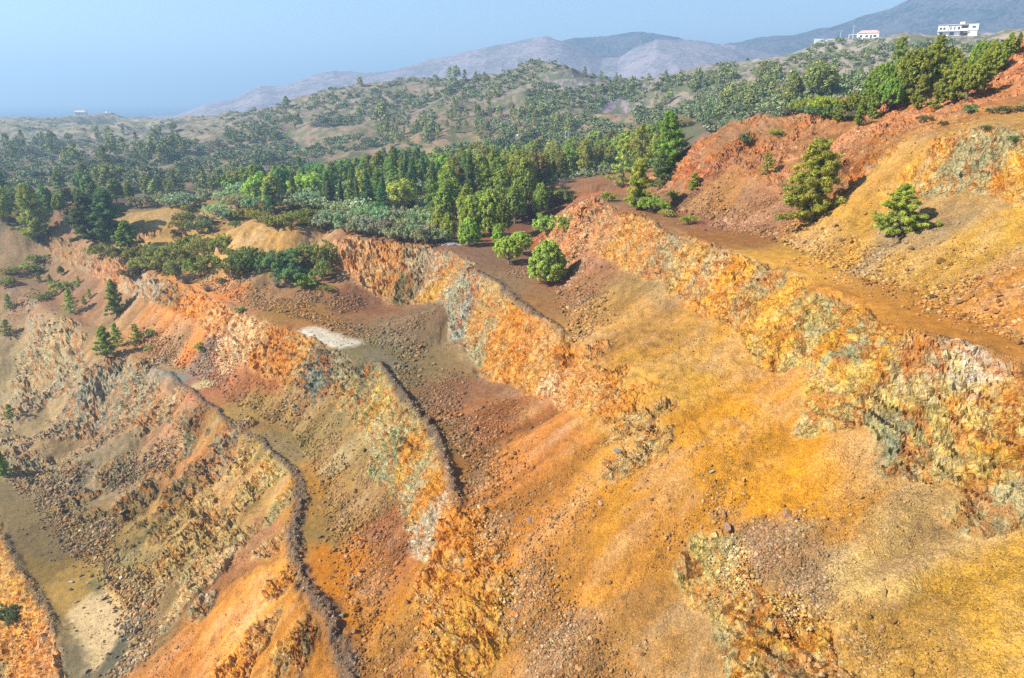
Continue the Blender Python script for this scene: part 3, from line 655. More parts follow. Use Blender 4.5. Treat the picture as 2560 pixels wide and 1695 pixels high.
ridge_mesh('mountain', [(1230,130),(1290,98),(1330,86),(1420,80),(1470,73),(1505,72),(1545,80),(1600,95),(1680,118),(1750,140)], 1900, 520, 23, (.04,.06,.07,1), (.10,.10,.12,1), 230)
ridge_mesh('mountain', [(1560,140),(1640,112),(1690,100),(1760,88),(1830,80),(1890,68),(1950,52),(2010,36),(2060,20),(2110,-5),(2200,-40),(2300,-62),(2400,-80),(2600,-110),(2900,-90)], 2100, 900, 37, (.025,.045,.055,1), (.10,.095,.11,1), 280)

SEA_Z = -63.0
sm = NT('sea'); sm.b.inputs['Base Color'].default_value = (.01, .045, .11, 1); sm.b.inputs['Roughness'].default_value = .65; sm.b.inputs['Specular IOR Level'].default_value = .08
sn = sm.n('ShaderNodeTexNoise', i_Scale=.05, i_Detail=5.0); sm.l(sm.n('ShaderNodeTexCoord').outputs['Object'], sn.inputs['Vector'])
sb = sm.n('ShaderNodeBump', i_Strength=.5, i_Distance=4.0); sm.l(sn.outputs['Fac'], sb.inputs['Height']); sm.l(sb.outputs[0], sm.b.inputs['Normal'])
addobj('sea', mesh_np('sea', [(-60000,1300,SEA_Z),(60000,1300,SEA_Z),(60000,HAZE_Y-200,SEA_Z),(-60000,HAZE_Y-200,SEA_Z)], [(0,1,2,3)], 4, sm.m, False), kind='structure')
# air: one closed box of thin haze
hx, hy0, hy1, hz0, hz1 = 61000.0, -4000.0, HAZE_Y, min(SEA_Z, float(GZ.min())) - 1.0, HAZE_TOP
hv = [(x, y, z) for x in (-hx, hx) for y in (hy0, hy1) for z in (hz0, hz1)]
hq = [(0,1,3,2),(4,6,7,5),(0,4,5,1),(2,3,7,6),(0,2,6,4),(1,5,7,3)]
hm = bpy.data.materials.new('haze'); hm.use_nodes = True
ht = hm.node_tree; ht.nodes.remove(ht.nodes['Principled BSDF'])
pv = ht.nodes.new('ShaderNodeVolumePrincipled')
pv.inputs['Color'].default_value = (.48, .73, 1.0, 1)
pv.inputs['Density'].default_value = HAZE_D
pv.inputs['Anisotropy'].default_value = 0.2
ht.links.new(pv.outputs[0], ht.nodes['Material Output'].inputs['Volume'])
addobj('haze', mesh_np('haze', hv, hq, 4, hm, False), kind='stuff')

# ---------------------------------------------------------------- stones
rng = np.random.default_rng(7)
def ico(sub):
    t = (1 + 5 ** .5) / 2
    v = [(-1,t,0),(1,t,0),(-1,-t,0),(1,-t,0),(0,-1,t),(0,1,t),(0,-1,-t),(0,1,-t),(t,0,-1),(t,0,1),(-t,0,-1),(-t,0,1)]
    f = [(0,11,5),(0,5,1),(0,1,7),(0,7,10),(0,10,11),(1,5,9),(5,11,4),(11,10,2),(10,7,6),(7,1,8),(3,9,4),(3,4,2),(3,2,6),(3,6,8),(3,8,9),(4,9,5),(2,4,11),(6,2,10),(8,6,7),(9,8,1)]
    v = [np.array(a, float) / np.linalg.norm(a) for a in v]
    for _ in range(sub):
        cache = {}; nf = []
        def mid(a, b):
            k = (min(a, b), max(a, b))
            if k not in cache:
                m = v[a] + v[b]; v.append(m / np.linalg.norm(m)); cache[k] = len(v) - 1
            return cache[k]
        for a, b, c in f:
            ab, bc, ca_ = mid(a, b), mid(b, c), mid(c, a)
            nf += [(a, ab, ca_), (b, bc, ab), (c, ca_, bc), (ab, bc, ca_)]
        f = nf
    return np.array(v), np.array(f)
def rock_shape(sub, seed, cuts):
    r = np.random.default_rng(seed); v, f = ico(sub); v = v * r.uniform(.9, 1.1, (len(v), 1))
    for _ in range(cuts):                     # flat broken faces
        d = r.normal(size=3); d /= np.linalg.norm(d); h = r.uniform(.38, .78)
        s = v @ d; m = s > h
        v[m] -= np.outer(s[m] - h, d)
    v *= r.uniform(.7, 1.25, 3)
    return v, f
SHAPES = [rock_shape(0, s, 3) for s in range(12)]
def rotm(n):
    q = rng.normal(size=(n, 4)); q /= np.linalg.norm(q, axis=1)[:, None]; w, x, y, z = q.T
    return np.stack([1-2*(y*y+z*z), 2*(x*y-z*w), 2*(x*z+y*w), 2*(x*y+z*w), 1-2*(x*x+z*z), 2*(y*z-x*w), 2*(x*z-y*w), 2*(y*z+x*w), 1-2*(x*x+y*y)], -1).reshape(n, 3, 3)
st = NT('loose_stone'); st.b.inputs['Roughness'].default_value = .9; st.b.inputs['Specular IOR Level'].default_value = .15
sa = st.n('ShaderNodeAttribute', attribute_name='col')
sn_ = st.n('ShaderNodeTexNoise', i_Scale=9.0, i_Detail=4.0); st.l(st.n('ShaderNodeTexCoord').outputs['Object'], sn_.inputs['Vector'])
st.l(st.mix('MULTIPLY', .8, sa.outputs['Color'], st.ramp(sn_.outputs['Fac'], [(.3, g(.75)), (.7, g(1.25))])), st.b.inputs['Base Color'])
GREYS = np.array([lin((178,142,104), KA), lin((150,130,106), KA), lin((188,128,82), KA), lin((202,174,134), KA)], np.float32)
def stone_mesh(x, y, size, gf, dark=1.0):
    n = len(x); z = ground_z(x, y)
    col = gsample(COLR, x, y) * 1.04
    gc = GREYS[rng.integers(0, 4, n)]
    gf = np.clip(gf + rng.uniform(-.3, .3, n), 0, 1)[:, None]
    col = (col * (1 - gf) + gc * gf) * rng.uniform(.62, 1.45, (n, 1))
    Vs, Fs, Cs = [], [], []; off = 0
    R = rotm(n); sh = rng.integers(0, len(SHAPES), n)
    for k, (v, f) in enumerate(SHAPES):
        m = np.nonzero(sh == k)[0]
        if not len(m): continue
        P = np.einsum('nij,vj->nvi', R[m], v) * size[m, None, None]
        P[..., 2] *= .8
        P = P + np.stack([x[m], y[m], z[m] + size[m] * .28], -1)[:, None, :]
        Vs.append(P.reshape(-1, 3)); Fs.append((f[None] + off + (np.arange(len(m)) * len(v))[:, None, None]).reshape(-1, 3)); off += len(m) * len(v)
        Cs.append(np.repeat(col[m], len(v), 0))
    V = np.concatenate(Vs); C = np.concatenate(Cs); C4 = np.concatenate([np.clip(C, .01, .8), np.ones((len(C), 1))], -1)
    return V, np.concatenate(Fs), C4
X_, Y_, S_, G_ = [], [], [], []
def put(x, y, s, gf):
    X_.append(x); Y_.append(y); S_.append(s); G_.append(np.full(len(x), gf))
def sizes(n, lo, hi, a=2.2): 
    u = rng.random(n); return lo * (1 - u * (1 - (lo / hi) ** a)) ** (-1 / a)
# rubble at the foot of each talus
for l, dens, gf, lo in ((C_toe[:14], 42, .25, .09), (C_toe[14:], 55, .3, .09), (B_toe[8:], 46, .25, .09), (A_toe[2:], 46, .5, .1), (E_toe[2:-2], 95, .25, .07), (D_toe, 80, .3, .08), (C_trace, 40, .4, .07), (D_trace[5:], 45, .3, .06)):
    for a, b in zip(l[:-1], l[1:]):
        L = math.hypot(b[0] - a[0], b[1] - a[1]); n = int(L * dens)
        k = rng.random(n); nxn, nyn = (b[1] - a[1]) / (L + 1e-9), -(b[0] - a[0]) / (L + 1e-9)
        sgn = -1 if (np.array(a) + np.array([nxn, nyn, 0]))[0] < a[0] else 1
        o = rng.normal(.3 if dens == 95 else .7, 1.1, n) + rng.exponential(1.0, n) * (rng.random(n) < .5)
        o = np.where(o < -1.2, -o, o) * sgn
        put(a[0] + k * (b[0] - a[0]) + o * nxn, a[1] + k * (b[1] - a[1]) + o * nyn, sizes(n, lo, .24 if lo < .075 and dens < 50 else .40, 2.4), gf)
# rubble spreads lower down the slopes: bearing, radius, number, size, share of grey stone
RUB = [(1750,500,3.6,2600,.10,.35),(1690,518,2.4,1100,.11,.35),(1800,530,2.2,1000,.10,.25),(1330,705,1.8,1500,.08,.3),(1330,640,2,700,.09,.4),(1200,630,2.6,700,.09,.4),(950,745,2.6,1100,.1,.3),(800,702,3,1500,.12,.35),(700,692,3,1500,.13,.35),(640,705,2,700,.12,.3),(960,812,1.6,500,.16,.25),
       (1000,930,2.6,1800,.1,.4),(1100,1010,2.6,1700,.09,.3),(1150,965,3,2000,.07,.1),(1040,890,3,1400,.08,.25),(1140,1225,1.6,1300,.09,.65),(1215,1370,2,2300,.08,.7),(1270,1500,2.2,2600,.08,.55),(1340,1540,2.5,1500,.06,.4),(1120,1100,1.5,800,.09,.4),(850,1085,1.6,700,.1,.3),(755,1045,1.8,800,.11,.4),(900,1260,2.6,2600,.075,.2),(860,1350,1.6,1700,.085,.3),(950,1480,3.4,3000,.065,.2),(880,1180,2,1000,.08,.3),
       (475,826,2.2,1300,.15,.8),(520,866,2.4,1100,.11,.25),(640,945,2,900,.1,.35),(150,1110,3,900,.14,.85),(225,1235,2.8,1300,.14,.8),(320,1425,2.2,900,.15,.75),(315,1520,1.9,900,.14,.75),(300,1085,3,900,.13,.75),(375,1050,3,900,.13,.75),(250,1010,3,500,.14,.7),(320,860,3,500,.13,.7),(90,800,5,500,.15,.7),(370,830,2,400,.12,.5),(330,1330,2.5,700,.1,.5),
       (1755,1255,1.7,2300,.065,.45),(1830,1215,1.2,500,.07,.4),(1850,1385,1.3,1600,.06,.6),(1900,1330,1.6,900,.05,.35),(1995,1500,1.0,500,.06,.5),(2050,1180,3,900,.045,.25),(2220,640,3,1200,.055,.3),(2280,700,2.6,1600,.06,.35),(1480,1020,3,260,.08,.6),(1650,1060,4,420,.06,.7),(1360,1150,4,600,.07,.45),(1580,1180,2.2,420,.07,.5),(1250,1180,3,800,.07,.45),(1700,1300,1.5,700,.06,.4),(2250,1420,3,700,.04,.3),
       (1970,320,2.4,900,.11,.3),(1930,370,2,500,.1,.3),(2170,240,3,900,.12,.3),(2330,170,4,900,.13,.3),(1640,430,3,500,.1,.3),(1560,480,2.4,700,.11,.3),(60,700,4,400,.15,.7),(40,1500,3,700,.09,.5)]
for px, py, r, n, s, gf in RUB:
    p = cast(px, py); n = int(n * .75)
    a = rng.random(n) * 2 * math.pi; q = np.sqrt(-np.log(1 - rng.random(n) * .93)) * r * .75
    put(p[0] + q * np.cos(a), p[1] + q * np.sin(a) * 1.25, sizes(n, s * .55, s * 2.6, 2.3), gf)
# stones lying on the dried pans and tracks
for a, b, r, n in (((222,1400),(255,1520),2.2,170),((715,766),(830,802),1.8,120),((458,893),(500,900),1.5,50),((560,950),(700,1060),1.6,260),((730,1120),(800,1440),1.3,420),((1834,600),(2300,770),1.4,500),((900,850),(950,920),1.2,150),((60,1180),(170,1310),2.6,260)):
    A, B = cast(*a), cast(*b); k = rng.random(n)
    put(A[0] + k * (B[0] - A[0]) + rng.normal(0, r * .6, n), A[1] + k * (B[1] - A[1]) + rng.normal(0, r * .6, n), sizes(n, .045, .26, 2.4), .45)
# stones of the windrows
for l, n, w in ((bermB, 12000, .62), (bermC, 5200, .38), (bermA, 1600, .34), (bermD, 1500, .4)):
    L = np.array([(p[0], p[1]) for p in l]); i = rng.integers(0, len(L) - 1, n); k = rng.random(n)[:, None]
    q = L[i] + k * (L[i + 1] - L[i])
    q = q + rng.normal(0, w, (n, 2)) * .8 * (.55 + .45 * sstep(85, 62, q[:, 1:2]))
    kp = rng.random(n) < (.3 + .7 * sstep(88, 64, q[:, 1])) * sstep(.2, .55, vn2(q[:, 0] * .8, q[:, 1] * .8, 175) + .18)
    q = q[kp]; n = len(q)
    put(q[:, 0], q[:, 1], sizes(n, .035, .17, 2.3), .42)
# a thin scatter everywhere on the loose ground
n = 150000
a = rng.uniform(-.75, .85, n); r = 18 * np.exp(rng.random(n) * math.log(140 / 18))
x, y = np.sin(a) * r, np.cos(a) * r
ls = gsample(ROCK, x, y); tl = gsample(TILT, x, y); cl = fbm2(x / 2.5, y / 2.5, 3, 170)
keep = (ls < .5) & (rng.random(n) < np.where(tl > .25, .95, .22) * sstep(.30, .62, cl)) & (r < 138) & (y < 125)
put(x[keep], y[keep], sizes(keep.sum(), .02, .085, 2.0) * np.clip(r[keep] / 45, .6, 2.2), .3)
X_, Y_, S_, G_ = map(np.concatenate, (X_, Y_, S_, G_))
ok = np.hypot(X_, Y_) > 15
X_, Y_, S_, G_ = X_[ok], Y_[ok], S_[ok], G_[ok]
# the largest 200 are boulders of their own, the rest is scree
app = S_ / np.hypot(np.hypot(X_, Y_), ground_z(X_, Y_))
order = np.argsort(-app); bigI, smallI = order[:170], order[170:]
V, Fc, C4 = stone_mesh(X_[smallI], Y_[smallI], S_[smallI], G_[smallI])
addobj('scree', mesh_np('scree', V, Fc, 3, st.m, False, {'col': C4}), kind='stuff')
BSH = [rock_shape(2, 50 + k, 16) for k in range(6)]
bmat = NT('boulder'); bmat.b.inputs['Roughness'].default_value = .9; bmat.b.inputs['Specular IOR Level'].default_value = .15
oi = bmat.n('ShaderNodeObjectInfo'); tcb = bmat.n('ShaderNodeTexCoord').outputs['Object']
bn = bmat.n('ShaderNodeTexNoise', i_Scale=3.0, i_Detail=7.0, i_Roughness=.7); bmat.l(tcb, bn.inputs['Vector'])
bmat.l(bmat.mix('MULTIPLY', .9, oi.outputs['Color'], bmat.ramp(bn.outputs['Fac'], [(.3, (.6, .58, .56, 1)), (.5, g(1)), (.7, (1.3, 1.25, 1.15, 1))])), bmat.b.inputs['Base Color'])
bb = bmat.n('ShaderNodeBump', i_Strength=.8, i_Distance=.25); bmat.l(bn.outputs['Fac'], bb.inputs['Height']); bmat.l(bb.outputs[0], bmat.b.inputs['Normal'])
BME = [mesh_np('boulder', v, f, 3, bmat.m, False) for v, f in BSH]
def boulder(x, y, s, col, label, group=None):
    o = addobj('boulder', BME[rng.integers(0, 6)])
    o.location = (x, y, float(ground_z(x, y)) + s * .3)
    o.rotation_euler = (rng.uniform(-.4, .4), rng.uniform(-.4, .4), rng.uniform(0, 6.28))
    o.scale = (s, s * rng.uniform(.75, 1.05), s * rng.uniform(.6, .85))
    o.color = (*col, 1); o['label'] = label; o['category'] = 'boulder'
    if group: o['group'] = group
    return o
P2 = lambda x, y, z: (CX + F * x / (y * CP - z * SP), CY - F * (y * SP + z * CP) / (y * CP - z * SP))
STONE_ZONES = [((60,1130),'at the top end of the lowest bench'),((200,1250),'in the grey rubble above the pale lowest pan'),((310,1430),'in the rubble right of the pale lowest pan'),((300,1530),'below the pale lowest pan'),
 ((310,1080),'on the grey slope above the dark outcrop'),((90,800),'on the grey slope at the left edge'),((470,830),'in the purplish heap below the white rock face'),((640,950),'beside the middle track'),((760,1060),'where the middle track bends'),((860,1250),'in the rubble right of the orange track'),((950,1480),'on the red rubble right of the orange track'),
 ((700,1250),'on the grey ridge left of the orange track'),((700,700),'in the brown rubble behind the white pan'),((830,720),'in the rubble below the olive cliff'),((960,810),'in the red rubble right of the white pan'),((1000,930),'in the rubble beside the upper dark ridge'),((1120,1030),'in the red rubble below the orange cliff'),
 ((1210,1370),'in the grey rubble patch at the bottom centre'),((1280,1520),'in the brown rubble at the bottom edge'),((1330,690),'in the dark rubble below the lone round pine'),((1750,500),'in the pink rubble left of the big pine'),((1850,570),'along the inner side of the top bench'),((2250,700),'in the rubble at the right end of the top bench'),
 ((1760,1250),'in the purplish rubble at the lower right'),((1860,1390),'in the grey rubble tongue above the lower right outcrop'),((1500,1050),'on the orange slope in the middle'),((1650,1070),'on the orange slope below the long cliff'),((1970,320),'on the pink rocky rib at the upper right'),((2300,180),'on the red hill at the upper right'),((200,900),'on the grey slope under the left bushes')]
def zone(px, py, zones): return min(zones, key=lambda q: (q[0][0] - px) ** 2 + ((q[0][1] - py) * 1.3) ** 2)[1]
HB = [(316,1462,.62,(176,152,146),'large pinkish block right of the pale pan with a dark shadow'),(284,1481,.36,(190,182,160),'pale round boulder on the grey mud right of the pale pan'),(165,1347,.36,(206,200,190),'whitish pointed boulder above the upper left end of the pale pan'),(204,1349,.32,(196,184,164),'pale boulder above the middle of the pale pan'),(186,1333,.36,(120,116,104),'dark flat boulder above the pale pan'),
 (281,1336,.42,(224,214,206),'white boulder alone on the olive slope right of the pale pan'),(174,1460,.3,(190,166,130),'small tan boulder at the left rim of the pale pan'),(176,1393,.3,(196,176,140),'small pale boulder at the upper left rim of the pale pan'),(241,1386,.44,(130,124,112),'grey block at the upper right rim of the pale pan'),(163,1364,.34,(104,108,92),'dark greenish boulder left of the whitish pointed one'),
 (318,1410,.55,(96,96,88),'tall dark block in the rubble right of the pale pan'),(295,1430,.4,(140,130,112),'brown grey block at the right rim of the pale pan'),(251,1513,.34,(150,136,96),'low stone in the lower part of the pale pan'),(199,1555,.42,(150,140,130),'grey boulder on the dark mud below the pale pan'),(223,1361,.36,(140,132,116),'grey boulder above the upper right of the pale pan'),
 (680,1084,.34,(200,156,124),'light brown boulder at the bend of the middle track'),(738,1243,.42,(110,114,112),'dark grey slab lying on the orange track'),(815,1340,.4,(170,150,124),'tan block at the right side of the vivid orange track'),(769,1302,.24,(180,120,66),'small orange boulder in the middle of the vivid orange track'),(776,1323,.3,(150,120,84),'brown boulder in the middle of the orange track below the small orange one'),(770,1336,.28,(140,122,100),'grey brown boulder on the vivid orange track'),
 (800,1362,.32,(176,140,96),'tan boulder on the lower orange track'),(763,1143,.36,(156,142,108),'olive tan boulder at the rubble edge of the middle track'),(792,1425,.5,(160,156,128),'large round greenish boulder on the lower orange track'),(1822,1193,.62,(176,128,98),'large brown twin topped boulder on the lower right slope'),(1838,1203,.42,(150,104,78),'darker brown boulder leaning on the large twin topped one'),(1680,1220,.55,(186,146,122),'pinkish block at the top of the lower right outcrop'),(1770,1216,.36,(170,128,100),'brown boulder between the pinkish block and the twin topped boulder'),
 (970,806,.75,(176,112,84),'largest red boulder right of the white pan'),(902,798,.5,(150,100,82),'red brown boulder at the left of the red heap'),(934,812,.45,(160,106,84),'smaller red boulder in the heap right of the white pan'),(1631,533,.42,(160,100,78),'lone reddish block on the left part of the top bench'),(2159,690,.42,(110,92,78),'dark brown boulder on the top bench near the right edge'),(2009,660,.34,(150,110,80),'brown boulder at the middle of the top bench'),
 (1646,1093,.4,(206,184,152),'pale upright block on the orange slope in the middle'),(1429,1045,.6,(150,144,132),'grey wedge of rock on the orange slope below the orange cliff'),(1624,1100,.32,(160,140,122),'grey brown block left of the pale upright block'),(1544,1048,.34,(160,150,130),'grey block up the orange slope from the dark outcrop'),(1494,1113,.32,(190,170,160),'pale pink boulder on the orange slope left of the dark outcrop'),(1832,842,.4,(140,148,140),'grey green flat slab below the long yellow cliff'),(1388,1165,.45,(206,160,140),'pink boulder on the orange slope in the lower centre'),(1225,1205,.35,(150,140,134),'grey boulder below the end of the upper dark ridge')]
for px, py, s, c, lab in HB:
    p = cast(px, py); boulder(p[0], p[1], s * (.6 if 1380 < px < 1660 or 1760 < px < 1900 else .85), lin(c, .74), lab)
for i in bigI:
    x, y = float(X_[i]), float(Y_[i]); px, py = P2(x, y, float(ground_z(x, y)))
    gf = float(np.clip(G_[i] * .7 + rng.uniform(-.2, .2), 0, .6)); base = gsample(COLR, np.array([x]), np.array([y]))[0]
    c = (base * (1 - gf) + GREYS[rng.integers(0, 4)] * gf) * rng.uniform(.8, 1.25)
    z = zone(px, py, STONE_ZONES)
    lum = float(c.mean()); cw = 'pale' if lum > .26 else ('dark' if lum < .13 else ('grey' if gf > .5 else 'brown'))
    boulder(x, y, float(S_[i]) * 1.1, tuple(float(v) for v in np.clip(c, .02, .7)), '%s broken stone %s' % (cw, z), '%s stones %s' % (cw, z))

# ---------------------------------------------------------------- trees and shrubs
trng = np.random.default_rng(21)
def leafmat(name, trans=.25):
    m = NT(name); m.t.nodes.remove(m.b)
    oi = m.n('ShaderNodeObjectInfo'); at = m.n('ShaderNodeAttribute', attribute_name='col')
    hs = m.n('ShaderNodeHueSaturation'); m.l(oi.outputs['Color'], hs.inputs['Color'])
    m.l(m.math('MULTIPLY_ADD', oi.outputs['Random'], .07, .462), hs.inputs['Hue']); m.l(m.math('MULTIPLY_ADD', oi.outputs['Random'], .35, .83), hs.inputs['Value'])
    c = m.mix('MULTIPLY', 1.0, hs.outputs[0], at.outputs['Color'])
    d = m.n('ShaderNodeBsdfDiffuse'); t = m.n('ShaderNodeBsdfTranslucent'); mx = m.n('ShaderNodeMixShader'); mx.inputs[0].default_value = trans
    m.l(c, d.inputs[0]); m.l(c, t.inputs[0]); m.l(d.outputs[0], mx.inputs[1]); m.l(t.outputs[0], mx.inputs[2]); m.l(mx.outputs[0], m.out.inputs['Surface'])
    return m.m
LEAF = leafmat('foliage', .3)
bk = NT('bark'); bk.b.inputs['Roughness'].default_value = .95
bkn = bk.n('ShaderNodeTexNoise', i_Scale=6.0, i_Detail=5.0); bk.l(bk.n('ShaderNodeTexCoord').outputs['Object'], bkn.inputs['Vector'])
bk.l(bk.ramp(bkn.outputs['Fac'], [(.3, (.09, .07, .055, 1)), (.7, (.26, .21, .17, 1))]), bk.b.inputs['Base Color'])
def leaves(clumps, n, length, width, up=.4, shell=.55):
    """n leaf sprays spread over ellipsoid clumps (x, y, z, rx, rz, weight)"""
    C = np.array(clumps, float); w = C[:, 5] * C[:, 3] ** 1.6; w /= w.sum()
    k = trng.choice(len(C), n, p=w)
    d = trng.normal(size=(n, 3)); d /= np.linalg.norm(d, axis=1)[:, None]
    r = (shell + (1 - shell) * trng.random(n)) * trng.uniform(.75, 1.08, n)
    P = C[k, :3] + d * r[:, None] * np.stack([C[k, 3], C[k, 3], C[k, 4]], -1)
    nrm = d + trng.normal(size=(n, 3)) * .55 + np.array([0, 0, up]); nrm /= np.linalg.norm(nrm, axis=1)[:, None]
    t = np.cross(nrm, trng.normal(size=(n, 3))); t /= np.linalg.norm(t, axis=1)[:, None] + 1e-9
    b = np.cross(nrm, t)
    L = length * trng.uniform(.6, 1.35, n)[:, None]; W = width * trng.uniform(.6, 1.3, n)[:, None]
    V = np.stack([P - t * L, P + b * W - t * L * .1, P + t * L, P - b * W + t * L * .1], 1)
    ct = trng.uniform(.72, 1.28, len(C)); tint = (ct[k] * trng.uniform(.75, 1.25, n))[:, None, None] * np.array([1, 1, 1.0]) * np.ones((n, 4, 1))
    yel = trng.random(len(C)); tint[..., 0] *= (1 + .18 * (yel[k] - .4))[:, None]
    col = np.concatenate([tint, np.ones((n, 4, 1))], -1)
    return V.reshape(-1, 3), np.arange(n * 4).reshape(-1, 4), col.reshape(-1, 4)
def limbs(segs, sides=5):
    """tapered tubes: list of (p0, p1, r0, r1)"""
    V, Fq = [], []
    for p0, p1, r0, r1 in segs:
        p0, p1 = np.array(p0, float), np.array(p1, float); ax = p1 - p0; ax = ax / (np.linalg.norm(ax) + 1e-9)
        u = np.cross(ax, (0.3, .9, .2)); u /= np.linalg.norm(u); v = np.cross(ax, u); o = len(V)
        for p, r in ((p0, r0), (p1, r1)):
            for i in range(sides):
                a = 2 * math.pi * i / sides; V.append(p + (u * math.cos(a) + v * math.sin(a)) * r)
        for i in range(sides): j = (i + 1) % sides; Fq.append((o + i, o + j, o + sides + j, o + sides + i))
    return np.array(V), np.array(Fq)
def bend(p0, p1, n, wob, r0, r1):
    pts = [np.array(p0, float) + (np.array(p1, float) - np.array(p0, float)) * i / n + (trng.normal(size=3) * wob if 0 < i < n else 0) for i in range(n + 1)]
    return [(pts[i], pts[i + 1], r0 + (r1 - r0) * i / n, r0 + (r1 - r0) * (i + 1) / n) for i in range(n)], pts
# every kind is built 1 m tall and scaled where it stands
def k_pine(spread=.36, whorls=11, n=5200, ll=.026, lw=.006, open_=.5, lean=0):
    segs, pts = bend((0, 0, 0), (lean, 0, 1), 6, .012, .026, .004); cl = []
    for i in range(int(whorls * 5.2)):
        h = .07 + .9 * ((i + trng.random()) / (whorls * 5.2)) ** .9; L = spread * (1.02 - h) ** .75 * (1 if h > .16 else .8)
        a = i * 2.4 + trng.uniform(-.7, .7); l = L * trng.uniform(.45, 1.22) + .02
        c0 = np.array((lean * h, 0, h)); e = c0 + np.array((math.cos(a) * l, math.sin(a) * l, trng.uniform(-.08, .42) * l))
        segs += bend(c0, e, 2, .008, .008 * (1.15 - h), .002)[0]
        for s in np.linspace(open_, 1.0, 4):
            p = c0 + (e - c0) * s + trng.normal(size=3) * .016
            cl.append((*p, .036 * trng.uniform(.6, 1.4) + .08 * l * s, .026 * trng.uniform(.7, 1.5) + .035 * l, 1))
    cl.append((lean, 0, .98, .03, .05, 1))
    return limbs(segs), leaves(cl, n, ll, lw, .5, .3)
def k_round(n=5200, w=.36, low=.22, ll=.026, lw=.009, egg=0.0):
    segs, _ = bend((0, 0, 0), (0, 0, .8), 4, .012, .03, .008); cl = []
    m = 120 if n < 9000 else 300
    CLR = .075 if n < 9000 else .052
    for i in range(m):
        u = trng.uniform(-.75, 1); a = trng.random() * 6.28; q = math.sqrt(1 - u * u)
        rr_ = trng.uniform(.62, 1.0) if n < 9000 else trng.uniform(.5, 1.0) ** .6
        zc = low + (1 - low) * .5; hz = (1 - low) * .5
        ww = w * (1 - egg * u)
        p = np.array((math.cos(a) * q * ww * rr_, math.sin(a) * q * ww * rr_, zc + u * hz * rr_))
        cl.append((*p, CLR * trng.uniform(.7, 1.3), CLR * 1.25 * trng.uniform(.7, 1.3), 1))
        if i % 5 == 0: segs += bend((0, 0, max(.1, p[2] - .25)), p, 2, .012, .008, .003)[0]
    return limbs(segs), leaves(cl, n, ll, lw, .6, .35)
def k_cypress(n=4200, w=.13, ll=.03, lw=.008):
    segs, _ = bend((0, 0, 0), (0, 0, .9), 3, .004, .022, .004); cl = []
    for h in np.linspace(.06, .98, 34):
        r = w * (1 - h) ** .55 * min(1, .55 + h * 2.2)
        for i in range(4):
            a = trng.random() * 6.28; q = r * trng.uniform(.35, 1.05)
            cl.append((math.cos(a) * q, math.sin(a) * q, h, .03 + r * .3, .045, 1))
    return limbs(segs), leaves(cl, n, ll, lw, 1.0, .3)
def k_bush(n=4200, w=.55, domes=7, ll=.04, lw=.014, low=.12, twig=True):
    segs, cl = [], []
    for i in range(domes):
        a = trng.random() * 6.28; q = w * math.sqrt(trng.random()) * .8
        hz = trng.uniform(.55, 1.0) * (1 - .35 * q / w)
        c = np.array((math.cos(a) * q, math.sin(a) * q, hz * .58)); rx = trng.uniform(.22, .36) * w / .55; rz = hz * .42
        segs += bend((c[0] * .15, c[1] * .15, 0), (c[0], c[1], c[2] + rz * .4), 3, .025, .02, .006)[0]
        for j in range(16):
            d = trng.normal(size=3); d /= np.linalg.norm(d); d[2] = abs(d[2]) * 1.1 - .35
            p = c + d * np.array((rx, rx, rz)); p[2] = max(low * .6, p[2])
            cl.append((*p, .09 * trng.uniform(.6, 1.3), .075 * trng.uniform(.6, 1.3), 1))
            if j % 4 == 0: segs += bend(c, p, 1, 0, .008, .003)[0]
    return limbs(segs, 4), leaves(cl, n, ll, lw, .5, .35)
def k_dry(n=900):
    segs = []
    for i in range(110):
        a = trng.random() * 6.28; q = trng.uniform(.1, .5); h = trng.uniform(.4, 1)
        segs += bend((math.cos(a) * .06, math.sin(a) * .06, 0), (math.cos(a) * q, math.sin(a) * q, h), 3, .05, .011, .003)[0]
    cl = [(trng.normal() * .25, trng.normal() * .25, trng.uniform(.35, .9), .14, .12, 1) for _ in range(20)]
    return limbs(segs, 3), leaves(cl, n, .045, .007, .3, .2)
KINDS = {}
def reg(key, fns, name, crown, cat):
    vs = []
    for fn in fns:
        (lv, lf), (cv, cf, cc) = fn()
        tm = mesh_np('trunk', lv, lf, 4, bk.m, True); cm = mesh_np(crown, cv, cf, 4, LEAF, False, {'col': cc})
        vs.append((tm, cm))
    KINDS[key] = (vs, name, crown, cat)
reg('pineH', [lambda: k_pine(.40, 14, 32000, .028, .0046, .3), lambda: k_pine(.46, 13, 30000, .030, .0048, .32), lambda: k_pine(.33, 14, 27000, .027, .0046, .28)], 'pine_tree', 'crown', 'pine')
reg('pine', [lambda: k_pine(.30, 10, 3600, .034, .008, .4), lambda: k_pine(.36, 9, 3600, .036, .008, .4), lambda: k_pine(.26, 11, 3400, .034, .008, .35, .04), lambda: k_pine(.40, 8, 3800, .036, .009, .35), lambda: k_pine(.33, 7, 3800, .038, .010, .3, -.06), lambda: k_round(4200, .24, .15, .036, .013, .5)], 'pine_tree', 'crown', 'pine')
reg('roundH', [lambda: k_round(22000, .38, .04, .024, .010, .3), lambda: k_round(16000, .44, .22, .026, .0105, .1)], 'round_pine', 'crown', 'pine')
reg('round', [lambda: k_round(4800, .34, .14, .034, .014, .2), lambda: k_round(4800, .28, .12, .034, .014, .35), lambda: k_round(4800, .38, .2, .036, .014, .1), lambda: k_round(4800, .30, .08, .034, .014, .4), lambda: k_round(4200, .42, .3, .036, .014, -.1), lambda: k_round(4200, .25, .05, .034, .014, .5)], 'round_pine', 'crown', 'pine')
